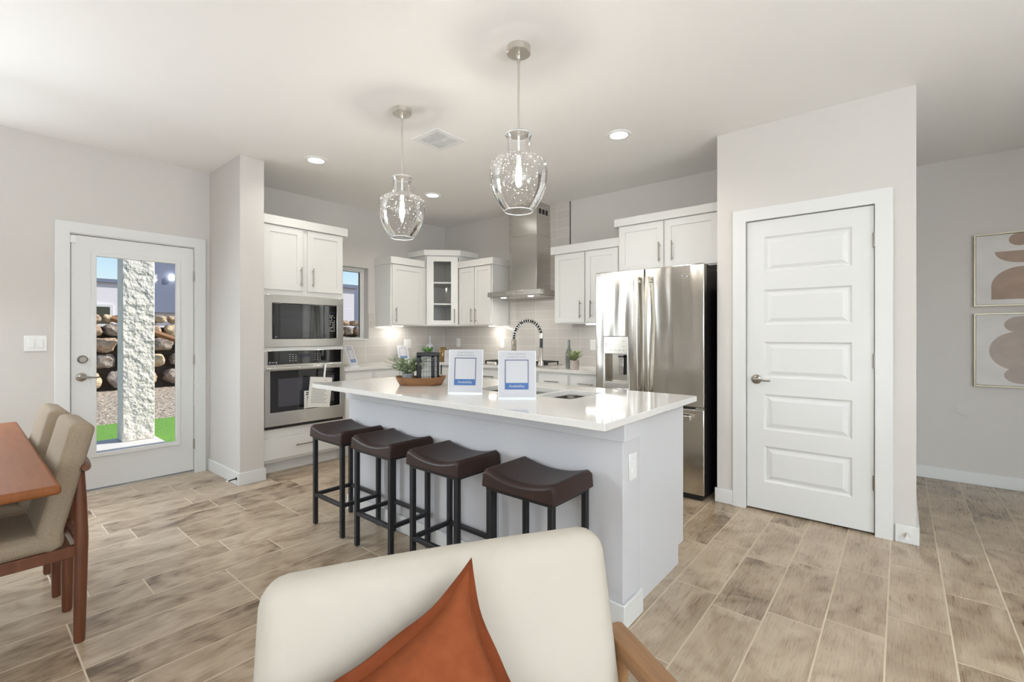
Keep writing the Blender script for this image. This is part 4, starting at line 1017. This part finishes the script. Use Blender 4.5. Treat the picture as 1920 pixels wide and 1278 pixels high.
# ---- tray with lantern and plant
TC = Vector((1.985, 2.450, IZ)); TR = math.radians(-49)
t = thing('wooden_tray', 'boat-shaped wooden tray on the island holding a plant and lantern', 'tray', tuple(TC), rz=TR, local=True)
b = MB(); n = 44; rings = []
def ovl(a, c, z, pz=0): return [(a*math.copysign(abs(math.cos(2*pi*i/n))**0.85, math.cos(2*pi*i/n)), c*math.copysign(abs(math.sin(2*pi*i/n))**0.9, math.sin(2*pi*i/n)), z+pz*math.cos(2*pi*i/n)**4) for i in range(n)]
Rg = [ovl(0.120, 0.062, 0.0), ovl(0.138, 0.076, 0.0), ovl(0.155, 0.092, 0.028, 0.002), ovl(0.168, 0.104, 0.053, 0.007), ovl(0.162, 0.098, 0.054, 0.007), ovl(0.148, 0.086, 0.028, 0.002), ovl(0.130, 0.070, 0.012)]
vs = [p for r in Rg for p in r]; fs = [tuple(range(n-1, -1, -1))]
for i in range(len(Rg)-1):
    for j in range(n): fs.append((i*n+j, i*n+(j+1) % n, (i+1)*n+(j+1) % n, (i+1)*n+j))
fs.append(tuple((len(Rg)-1)*n+j for j in range(n)))
b.add(vs, fs); b.build('tray_body', 'traywood', t, angle=60)
tm = Matrix.Translation(TC) @ Matrix.Rotation(TR, 4, 'Z')

lp = tm @ Vector((0.046, 0.0, 0.0125))
t = thing('lantern', 'dark navy box lantern with wire-grid windows on the wooden tray', 'lantern', tuple(lp), rz=TR+math.radians(10), local=True)
hw, hd, hh = 0.074, 0.050, 0.205
b = MB()
b.box(-hw, hw, -hd, hd, 0, 0.022); b.box(-hw, hw, -hd, hd, hh-0.026, hh)
b.box(-hw, -hw+0.030, -hd, hd, 0.022, hh-0.026); b.box(hw-0.016, hw, -hd, hd, 0.022, hh-0.026)
b.box(0.022, 0.042, -hd, hd, 0.022, hh-0.026); b.build('body', 'navy', t, bev=0.006, seg=3)
b = MB(); b.box(-hw+0.030, 0.022, -0.01, -0.006, 0.022, hh-0.026); b.box(0.042, hw-0.016, -0.01, -0.006, 0.022, hh-0.026); b.build('pane', 'frosted', t)
b = MB()
for k in range(4): b.box(-hw+0.03, hw-0.016, -hd+0.004, -hd+0.007, 0.045+k*0.033, 0.047+k*0.033)
for x in (-0.027, -0.010, 0.006): b.box(x, x+0.002, -hd+0.004, -hd+0.007, 0.022, hh-0.026)
b.build('wire_grid', 'black', t)

def leaf(b, base, direction, length, width, droop=0.3):
    d = Vector(direction).normalized(); side = d.cross(Vector((0, 0, 1)))
    if side.length < 0.05: side = Vector((1, 0, 0))
    side.normalize(); up = side.cross(d)
    p0 = Vector(base); p1 = p0+d*length*0.35; p2 = p0+d*length*0.75-Vector((0, 0, droop*length*0.2)); p3 = p0+d*length-Vector((0, 0, droop*length*0.5))
    vs = [p0, p1+side*width/2+up*width*0.12, p1-up*width*0.05, p1-side*width/2+up*width*0.12, p2+side*width*0.38+up*width*0.1, p2, p2-side*width*0.38+up*width*0.1, p3]
    b.add(vs, [(0, 2, 1), (0, 3, 2), (1, 2, 5, 4), (2, 3, 6, 5), (4, 5, 7), (5, 6, 7)])
def bush(t, base, nst, spread, height, leaflen, leafw, perstem, matn, rnd, upbias=0.6, rigid=False):
    lb = MB(); sb = MB()
    for i in range(nst):
        a = rnd.random()*2*pi; el = upbias+(1-upbias)*rnd.random(); r = spread*(0.35+0.65*rnd.random())
        tip = Vector((math.cos(a)*r, math.sin(a)*r, height*(el if r > spread*0.5 else 1.0*(0.8+0.2*rnd.random()))))
        b0 = Vector(base); mid = b0+Vector((tip.x*0.35, tip.y*0.35, tip.z*0.7)); end = b0+tip
        pts = [b0.lerp(mid, k/4)*(1-k/8)+mid.lerp(end, k/4)*(k/8) for k in range(5)]+[end]
        sb.tube(pts, 0.0011, 5)
        for k in range(perstem):
            s_ = 0.25+0.75*k/perstem; q = pts[min(5, int(s_*5))].lerp(pts[min(5, int(s_*5)+1)], s_*5-int(s_*5))
            da = rnd.random()*2*pi; dv = Vector((math.cos(da), math.sin(da), 0.2+0.7*rnd.random()))+(end-b0).normalized()*0.5
            leaf(lb, q, dv, leaflen*(0.7+0.6*rnd.random()), leafw*(0.7+0.6*rnd.random()), rnd.random())
        leaf(lb, end, (end-mid), leaflen, leafw)
    sb.build('stems', 'stem', t); lb.build('foliage', matn, t, smooth=False)
rnd = random.Random(3)
pp = tm @ Vector((-0.085, 0.0, 0.0125))
t = thing('potted_plant', 'small leafy grey-green plant in a grey pot on the wooden tray', 'plant', tuple(pp), local=True)
b = MB(); b.cap = True; b.lathe([(0.0, 0.0), (0.030, 0.0), (0.034, 0.01), (0.040, 0.06), (0.042, 0.066), (0.038, 0.066), (0.036, 0.056), (0.0, 0.055)], n=28); b.build('pot', 'greypot', t)
bush(t, (0, 0, 0.055), 70, 0.165, 0.115, 0.023, 0.015, 10, 'leaf', rnd, 0.25)
sp = tm @ Vector((0.046, 0.004, 0.0125+hh))
t = thing('succulent', 'bright green spiky succulent sprig on top of the navy lantern', 'plant', tuple(sp), local=True)
lb = MB(); r2 = random.Random(5)
for i in range(70):
    a = r2.random()*2*pi; e_ = 0.15+1.2*r2.random(); d_ = Vector((math.cos(a)*math.cos(e_), math.sin(a)*math.cos(e_), math.sin(e_)))
    leaf(lb, (0.03*math.cos(a)*r2.random(), 0.03*math.sin(a)*r2.random(), 0.001), d_, 0.030+0.022*r2.random(), 0.009, 0.2)
lb.build('leaves', 'leaf2', t, smooth=False)

# ---- things on the back counter
t = thing('bottle_vase', 'pale lavender bottle vase with a thin neck in the counter corner', 'vase', (4.02, 4.77, CT))
MB().lathe([(0.0, 0.0), (0.052, 0.0), (0.058, 0.012), (0.060, 0.10), (0.058, 0.17), (0.048, 0.205), (0.022, 0.222), (0.0125, 0.232), (0.0105, 0.26), (0.0105, 0.315), (0.013, 0.322), (0.009, 0.322), (0.008, 0.30), (0.0, 0.30)], (4.02, 4.77, CT), 32).build('body', 'lavender', t)
t = thing('amber_jar', 'amber glass jar with a short neck on the corner counter', 'jar', (3.93, 4.415, CT))
MB().lathe([(0.0, 0.0), (0.052, 0.0), (0.062, 0.012), (0.066, 0.05), (0.066, 0.10), (0.060, 0.135), (0.046, 0.155), (0.036, 0.162), (0.036, 0.175), (0.040, 0.182), (0.034, 0.182), (0.030, 0.165), (0.0, 0.16)], (3.93, 4.415, CT), 32).build('body', 'amber', t)
t = thing('glass_bottle', 'dark grey-green bottle with a tall neck behind the small pale plant', 'bottle', (3.93, 2.545, CT))
MB().lathe([(0.0, 0.0), (0.030, 0.0), (0.034, 0.006), (0.034, 0.15), (0.030, 0.175), (0.016, 0.20), (0.0125, 0.215), (0.0125, 0.285), (0.0, 0.287)], (3.93, 2.545, CT), 28).build('body', 'greenbottle', t)
t = thing('potted_plant', 'small pale green plant in a concrete pot on the counter near the refrigerator', 'plant', (3.835, 2.42, CT), local=True)
MB().lathe([(0.0, 0.0), (0.040, 0.0), (0.042, 0.006), (0.046, 0.085), (0.047, 0.09), (0.042, 0.09), (0.040, 0.078), (0.0, 0.077)], n=28).build('pot', 'pinkpot', t)
bush(t, (0, 0, 0.076), 40, 0.085, 0.105, 0.024, 0.017, 7, 'leaf3', random.Random(11), 0.35)

# ================================================================== BAR STOOLS
def make_stool(label):
    t = thing('bar_stool', label, 'bar stool', (0, 0, 0), group='backless bar stools at the island', local=True)
    hx, hy, hz, q = 0.128, 0.166, 0.562, 0.0125
    for sx in (-1, 1):
        for sy in (-1, 1):
            MB().box(sx*hx-q, sx*hx+q, sy*hy-q, sy*hy+q, 0.004, hz).build('leg', 'blackmetal', t, bev=0.002)
    b = MB(); b.plate(-hx-q, hx+q, -hy-q, hy+q, hz, hz+0.014, [(-hx+q, hx-q, -hy+q, hy-q)]); b.build('seat_frame', 'blackmetal', t)
    for sx in (-1, 1): MB().box(sx*hx-q*0.9, sx*hx+q*0.9, -hy+q, hy-q, 0.186, 0.208).build('stretcher', 'blackmetal', t, bev=0.002)
    for sy in (-1, 1): MB().box(-hx+q, hx-q, sy*hy-q*0.9, sy*hy+q*0.9, 0.186, 0.208).build('stretcher', 'blackmetal', t, bev=0.002)
    # saddle seat, rises towards both ends
    nx, ny = 12, 18; W, D = 0.194, 0.155; vs = []; fs = []
    def sp_(i, n): 
        u = -1+2*i/n; return math.copysign(abs(u)**0.75, u) if u else 0
    for layer in (0, 1):
        for j in range(ny+1):
            for i in range(nx+1):
                u = sp_(i, nx); v = sp_(j, ny); edge = max(abs(u), abs(v))
                if layer: 
                    rd = max(0.0, (abs(u)-0.86)/0.14)**2*0.012+max(0.0, (abs(v)-0.90)/0.10)**2*0.012
                    z = 0.577+0.050+0.034*v*v-rd; k = 1.0-0.02*(edge > 0.99)
                    vs.append((u*D*k, v*W*k, z))
                else: vs.append((u*D, v*W, 0.5765))
    m_ = (nx+1)*(ny+1)
    for j in range(ny):
        for i in range(nx):
            a = j*(nx+1)+i; fs.append((a+m_, a+1+m_, a+nx+2+m_, a+nx+1+m_)); fs.append((a, a+nx+1, a+nx+2, a+1))
    per = [i for i in range(nx+1)] + [(j*(nx+1)+nx) for j in range(1, ny+1)] + [ny*(nx+1)+i for i in range(nx-1, -1, -1)] + [j*(nx+1) for j in range(ny-1, 0, -1)]
    for k in range(len(per)):
        a, c = per[k], per[(k+1) % len(per)]; fs.append((a, c, c+m_, a+m_))
    b = MB(); b.add(vs, fs); b.build('seat', 'leather', t, bev=0.006, seg=3, angle=50)
    return t
st = make_stool('brown leather bar stool farthest from camera, nearest the oven tower')
st.location = (1.648, 2.793, 0)
for (y, lb, rz) in ((2.298, 'brown leather bar stool second from the oven tower', 0.0), (1.775, 'brown leather bar stool third from the oven tower, left of the nearest one', 0.0), (1.232, 'brown leather bar stool nearest the camera, half hidden by the cream armchair', 0.0)):
    dup(st, (1.648, y, 0), rz, lb)

# ================================================================== DINING SET
t = thing('dining_table', 'brown wooden dining table at the left edge of the photo', 'table', (-0.26, 3.01, 0))
b = MB(); b.box(-0.74, 0.226, 2.135, 3.89, 0.718, 0.75); b.build('tabletop', 'tablewood', t, bev=0.012, seg=4)
b = MB(); b.plate(-0.66, -0.24, 2.27, 3.75, 0.66, 0.717, [(-0.63, -0.27, 2.30, 3.72)]); b.build('apron', 'walnut', t)
for (x, y) in ((-0.62, 2.31), (-0.28, 2.31), (-0.62, 3.71), (-0.28, 3.71)):
    MB().tube([(x, y, 0), (x, y, 0.3), (x, y, 0.716)], [0.018, 0.026, 0.034], 16).build('leg', 'walnut', t)
def soft_box(x0, x1, y0, y1, z0, z1, r, mtx=None, puff=0.0, n=8):
    """rounded upholstered block"""
    b = MB(); cx, cy, cz = (x0+x1)/2, (y0+y1)/2, (z0+z1)/2; hx, hy, hz = (x1-x0)/2, (y1-y0)/2, (z1-z0)/2
    vs = {}; out = []; fs = []
    def key(p): return (round(p[0], 5), round(p[1], 5), round(p[2], 5))
    def samp(h):  # more samples near the rounded ends
        m = [-1, -1+0.25*r/h, -1+0.6*r/h, -1+r/h]; inner = [(-1+r/h)+(2-2*r/h)*k/n for k in range(1, n)]
        return m+inner+[-q for q in reversed(m)]
    def proj(u, v, w_):
        p = Vector((u*hx, v*hy, w_*hz)); c = Vector((max(-hx+r, min(hx-r, p.x)), max(-hy+r, min(hy-r, p.y)), max(-hz+r, min(hz-r, p.z))))
        d = p-c
        if d.length > 1e-9: p = c+d.normalized()*r
        if puff:
            p.x += puff*math.copysign(1, u)*(abs(u) > 0.999)*(1-v*v)*(1-w_*w_); p.y += puff*math.copysign(1, v)*(abs(v) > 0.999)*(1-u*u)*(1-w_*w_); p.z += puff*math.copysign(1, w_)*(abs(w_) > 0.999)*(1-v*v)*(1-u*u)
        return p+Vector((cx, cy, cz))
    def face(A, B, fn, flip):
        g = []
        for a in A:
            row = []
            for c in B:
                p = proj(*fn(a, c)); k = key(p)
                if k not in vs: vs[k] = len(out); out.append(p)
                row.append(vs[k])
            g.append(row)
        for i in range(len(A)-1):
            for j in range(len(B)-1):
                f = [g[i][j], g[i+1][j], g[i+1][j+1], g[i][j+1]]
                if len(set(f)) < 3: continue
                fs.append(tuple(reversed(f)) if flip else tuple(f))
    X, Y_, Z = samp(hx), samp(hy), samp(hz)
    face(X, Y_, lambda a, c: (a, c, 1), False); face(X, Y_, lambda a, c: (a, c, -1), True)
    face(X, Z, lambda a, c: (a, -1, c), False); face(X, Z, lambda a, c: (a, 1, c), True)
    face(Y_, Z, lambda a, c: (1, a, c), False); face(Y_, Z, lambda a, c: (-1, a, c), True)
    b.add(out, fs, mtx); return b
def make_chair(label):
    # local: faces -Y, right side +X
    t = thing('dining_chair', label, 'chair', (0, 0, 0), group='upholstered dining chairs', local=True)
    for s in (-1, 1):
        x = s*0.165
        MB().tube([(x, 0.0, 0.0), (x, 0.0, 0.01), (x, 0.002, 0.2), (x, 0.006, 0.42), (x, 0.004, 0.56), (x, 0.002, 0.690)], [0.016, 0.0185, 0.0215, 0.0225, 0.020, 0.015], 16).build('rear_leg', 'walnut', t)
        MB().tube([(x, -0.42, 0.0), (x, -0.42, 0.01), (x, -0.42, 0.25), (x, -0.42, 0.352)], [0.015, 0.0165, 0.021, 0.022], 16).build('front_leg', 'walnut', t)
        b = MB(); b.box(x-0.012, x+0.012, -0.44, -0.012, 0.352, 0.398); b.build('side_rail', 'walnut', t, bev=0.003)
    b = MB(); b.box(-0.15, 0.15, -0.014, 0.014, 0.362, 0.415); b.build('rear_rail', 'walnut', t, bev=0.004)
    b = MB(); b.box(-0.15, 0.15, -0.432, -0.408, 0.352, 0.398); b.build('front_rail', 'walnut', t, bev=0.004)
    pts = [(-0.205+0.41*i/14, 0.012+0.016*(1-(2*i/14-1)**2), 0.708) for i in range(15)]
    MB().tube(pts, [0.010]+[0.0185]*13+[0.010], 14).build('crest_rail', 'walnut', t)
    soft_box(-0.19, 0.19, -0.46, -0.045, 0.399, 0.475, 0.028, puff=0.008).build('seat', 'taupe', t, angle=60)
    mt = Matrix.Translation((0, -0.105, 0.40)) @ Matrix.Rotation(-math.radians(13.5), 4, 'X')
    soft_box(-0.192, 0.192, -0.038, 0.042, 0.0, 0.50, 0.026, mt).build('backrest', 'taupe', t, angle=60)
    return t
ch = make_chair('nearer taupe upholstered dining chair at the table side facing left')
ch.location = (0.322, 2.729, 0); ch.rotation_euler = (0, 0, -pi/2)
dup(ch, (0.308, 3.257, 0), -pi/2, 'farther taupe upholstered dining chair, partly hidden behind the nearer one')

# ================================================================== ARMCHAIR AND PILLOW
AC = (0.659, 0.723, 0); AR = math.atan2(-0.498, 0.867)
t = thing('armchair', 'cream upholstered armchair with wooden arms in the foreground', 'armchair', AC, rz=AR, local=True)
back_m = Matrix.Translation((0, -0.115, 0.33)) @ Matrix.Rotation(-math.radians(13), 4, 'X')
soft_box(-0.348, 0.348, -0.05, 0.055, 0.0, 0.487, 0.046, back_m, puff=0.006, n=10).build('back_cushion', 'cream', t, angle=60)
soft_box(-0.325, 0.325, -0.70, -0.145, 0.255, 0.375, 0.045, puff=0.012, n=10).build('seat_cushion', 'cream', t, angle=60)
for s in (-1, 1):
    x = s*0.385
    b = MB(); b.prism([(-0.76, 0.535), (-0.745, 0.560), (-0.02, 0.576), (0.0, 0.565), (0.0, 0.540), (-0.74, 0.520)], x-0.026, x+0.026, axis='x'); b.build('armrest', 'armwood', t, bev=0.008, seg=3)
    MB().tube([(x, -0.70, 0.0), (x, -0.69, 0.3), (x, -0.685, 0.525)], [0.014, 0.02, 0.022], 14).build('front_leg', 'armwood', t)
    MB().tube([(x, 0.06, 0.0), (x, -0.02, 0.3), (x, -0.05, 0.545)], [0.014, 0.02, 0.022], 14).build('rear_leg', 'armwood', t)
    MB().box(x-0.015, x+0.015, -0.68, -0.05, 0.205, 0.25).build('side_rail', 'armwood', t, bev=0.004)
for y in (-0.66, -0.12): MB().box(-0.37, 0.37, y-0.015, y+0.015, 0.205, 0.25).build('cross_rail', 'armwood', t, bev=0.004)

# pillow: in its own plane, then placed leaning on the armchair back
def pillow_mesh():
    n = 26; hs = 0.200; th = 0.075; vs = []; fs = []
    def shape(u, v):
        x = u*hs*(1-0.11*(1-v*v)*abs(u)); y = v*hs*(1-0.11*(1-u*u)*abs(v))
        c = (abs(u)*abs(v))**6; x += u*hs*0.10*c; y += v*hs*0.10*c
        return x, y
    for side in (1, -1):
        for j in range(n+1):
            for i in range(n+1):
                u = -1+2*i/n; v = -1+2*j/n; x, y = shape(u, v)
                k = ((1-u*u)*(1-v*v))**0.42
                wr = 0.004*mnoise.noise(Vector((u*2.2, v*2.2, side*3)))*k*2
                vs.append((x, y, side*(0.0025+th*k)+wr))
    m_ = (n+1)**2
    for j in range(n):
        for i in range(n):
            a = j*(n+1)+i; fs.append((a, a+1, a+n+2, a+n+1)); fs.append((a+m_, a+n+1+m_, a+n+2+m_, a+1+m_))
    per = [i for i in range(n+1)]+[j*(n+1)+n for j in range(1, n+1)]+[n*(n+1)+i for i in range(n-1, -1, -1)]+[j*(n+1) for j in range(n-1, 0, -1)]
    for k in range(len(per)): a, c = per[k], per[(k+1) % len(per)]; fs.append((a, a+m_, c+m_, c))
    # flange strip around the edge
    fv = []; ff = []; P = len(per)
    for k in range(P):
        a = Vector(vs[per[k]]); q = Vector((a.x, a.y, 0)); d = q.normalized()
        wv = 0.006*math.sin(k*0.9)
        fv += [(a.x*0.985, a.y*0.985, 0.0035), (a.x+d.x*0.02, a.y+d.y*0.02, 0.002+wv), (a.x+d.x*0.02, a.y+d.y*0.02, -0.002+wv), (a.x*0.985, a.y*0.985, -0.0035)]
    for k in range(P):
        e0 = k*4; e1 = ((k+1) % P)*4
        for q in range(3): ff.append((e0+q, e1+q, e1+q+1, e0+q+1))
    return (vs, fs), (fv, ff)
(pv, pf), (fv, ff) = pillow_mesh()
am = Matrix.Translation(AC) @ Matrix.Rotation(AR, 4, 'Z')
# plane of the pillow: x to the right, y up, z out towards the chair front (-Y local)
lean = math.radians(20); roll = math.radians(24)
PL = am @ Matrix.Translation((-0.10, -0.215, 0.540)) @ Matrix.Rotation(pi/2-lean, 4, 'X') @ Matrix.Rotation(roll, 4, 'Z')
zmin = 0.40
def settle(p):
    q = PL @ Vector(p)
    if q.z < zmin: q.z = zmin+(q.z-zmin)*0.05
    return tuple(q)
pc = PL @ Vector((0, 0, 0)); org = (pc.x, pc.y, zmin-0.012)
t = thing('throw_pillow', 'rust orange linen pillow with a flanged edge leaning on the armchair back', 'pillow', org)
b = MB(); b.add([settle(p) for p in pv], pf); b.build('cushion', 'rust', t, angle=80)
b = MB(); b.add([settle(p) for p in fv], ff); b.build('flange', 'rustdark', t, angle=80)

# ================================================================== OUTDOORS
GZ = -0.05
struct(MB().box(-6, 1.63, YL+0.151, 7.5, GZ-0.25, GZ+0.0).build('patio_slab', 'concrete'))
g = MB(); g.prism([(-8, 7.501), (1.631, 7.501), (1.631, 5.06), (14, 5.06), (14, 8.9), (-8, 8.9)], GZ-0.3, GZ-0.02); tag(g.build('lawn', 'grass'), 'green artificial lawn beyond the patio slab', 'grass', kind='stuff')
g = MB(); g.box(-8, 16, 8.901, 14.6, GZ-0.3, GZ-0.03); tag(g.build('gravel_bed', 'gravel'), 'tan gravel strip between lawn and rock wall', 'gravel', kind='stuff')
b = MB(); b.prism([(14.35, GZ-0.3), (14.7, 1.42), (60, 1.5), (60, GZ-0.3)], -20, 60, axis='x'); struct(b.build('earth_bank', 'bank'))
t = thing('porch_column', 'square rough stucco porch column seen through the glazed door', 'column', (1.437, 7.29, GZ))
nzc = 90; b = MB(); vs = []; fs = []
b.box(1.278, 1.597, 7.165, 7.425, GZ, 3.1); b.build('shaft', 'stucco', t, bev=0.012)
struct(MB().box(XF-0.5, XH+0.6, YR-0.5, YL+0.45, CEIL+0.121, CEIL+0.22).build('roof', 'stuccowall'))

rk = random.Random(21); protos = []
for k in range(7):
    bm_v = []; 
    import bmesh
    bm = bmesh.new(); bmesh.ops.create_icosphere(bm, subdivisions=3, radius=0.5)
    for v in bm.verts:
        d = v.co.normalized(); f = 1+0.30*mnoise.noise(d*1.4+Vector((k*7.1, 0, 0)))+0.10*mnoise.noise(d*4+Vector((0, k*3.3, 0)))
        m_ = max(abs(d.x), abs(d.y), abs(d.z)); v.co = d*0.5*f*(0.55+0.36/m_)
    me = bpy.data.meshes.new('boulder'); bm.to_mesh(me); bm.free()
    for p in me.polygons: p.use_smooth = True
    try: me.set_sharp_from_angle(angle=math.radians(30))
    except Exception: pass
    protos.append(me)
def rock_run(xa, xb, where, ztop=1.50):
    z = GZ+0.0; row = 0; hts = [0.46, 0.40, 0.40, 0.34, 0.22]
    zc = GZ+0.01
    for r, h in enumerate(hts):
        x = xa-rk.random()*0.3
        while x < xb:
            wd = h*(0.85+0.7*rk.random()); kind = rk.randrange(3)
            me = protos[rk.randrange(7)].copy(); me.materials.append(ROCKM[kind])
            o = bpy.data.objects.new('boulder', me); COL.objects.link(o)
            o.location = (x+wd/2, 14.25+0.05*r+0.06*rk.random(), zc+h/2)
            o.rotation_euler = (0, 0, rk.random()*0.5-0.25); o.scale = (wd*0.88, 0.5, h*0.92)
            col = ('tan', 'grey', 'buff')[kind]; lvl = ('bottom', 'lower middle', 'middle', 'upper', 'top')[r]
            tag(o, f'{col} boulder in the {lvl} course of the rock wall {where}', 'rock', f'{col} boulders in the {lvl} course {where}')
            x += wd*1.03
        zc += h*0.97
rock_run(1.0, 4.1, 'seen through the glazed door')
rock_run(7.4, 9.8, 'seen through the kitchen window')
t = thing('timber_beam', 'weathered brown timber lying on the rock wall right of the porch column', 'beam', (3.0, 13.95, 1.2))
b = MB(); b.tube([(2.30, 14.0, 1.62), (3.9, 13.85, 0.95)], 0.07, 4); b.build('beam', 'beam', t)

t = thing('house', 'pale stucco house with a white framed window, left of the porch column', 'house', (1.0, 25.0, 1.4))
b = MB(); b.box(-5, 4.6, 24, 30, 1.4, 3.28); b.build('wall', 'stuccowall', t)
b = MB(); b.box(-5.1, 4.7, 23.9, 30.1, 3.28, 3.42); b.build('parapet', 'bluehouse', t)
b = MB(); b.plate(3.05, 4.0, 1.55, 2.42, 23.94, 24.0, [(3.15, 3.9, 1.65, 2.32)], axis='y'); wf = b.build('window', 'trim', t)
MB().box(3.15, 3.9, 23.97, 23.99, 1.65, 2.32).build('pane', 'blackglass', wf)
t = thing('house', 'blue-grey house with a wall lamp, right of the porch column', 'house', (7.0, 27.5, 1.4))
b = MB(); b.box(5.75, 8.2, 26, 29, 2.24, 5.0); b.build('upper_wall', 'bluehouse', t)
b = MB(); b.box(5.95, 8.2, 26.3, 29, 1.4, 2.239); b.build('lower_wall', 'stuccowall', t)
b = MB(); b.box(6.33, 6.50, 25.88, 25.999, 3.75, 4.0); b.build('wall_lamp', 'ledstrip', t)
t = thing('house', 'white house with a flat grey roof seen through the kitchen window', 'house', (20.5, 34, 1.4))
b = MB(); b.box(14, 24.5, 31, 38, 1.4, 4.6); b.build('wall', 'stuccowall', t)
b = MB(); b.box(13.8, 24.7, 30.8, 38.2, 4.6, 4.85); b.build('roof', 'bluehouse', t)
t = thing('water_tank', 'round grey tank standing by the white house outside the kitchen window', 'tank', (16.9, 26.6, 1.4))
MB().lathe([(0.0, 0.0), (0.6, 0.0), (0.6, 2.5), (0.45, 2.75), (0.0, 2.85)], (16.9, 26.6, 1.4), 28).build('shell', 'stuccowall', t)
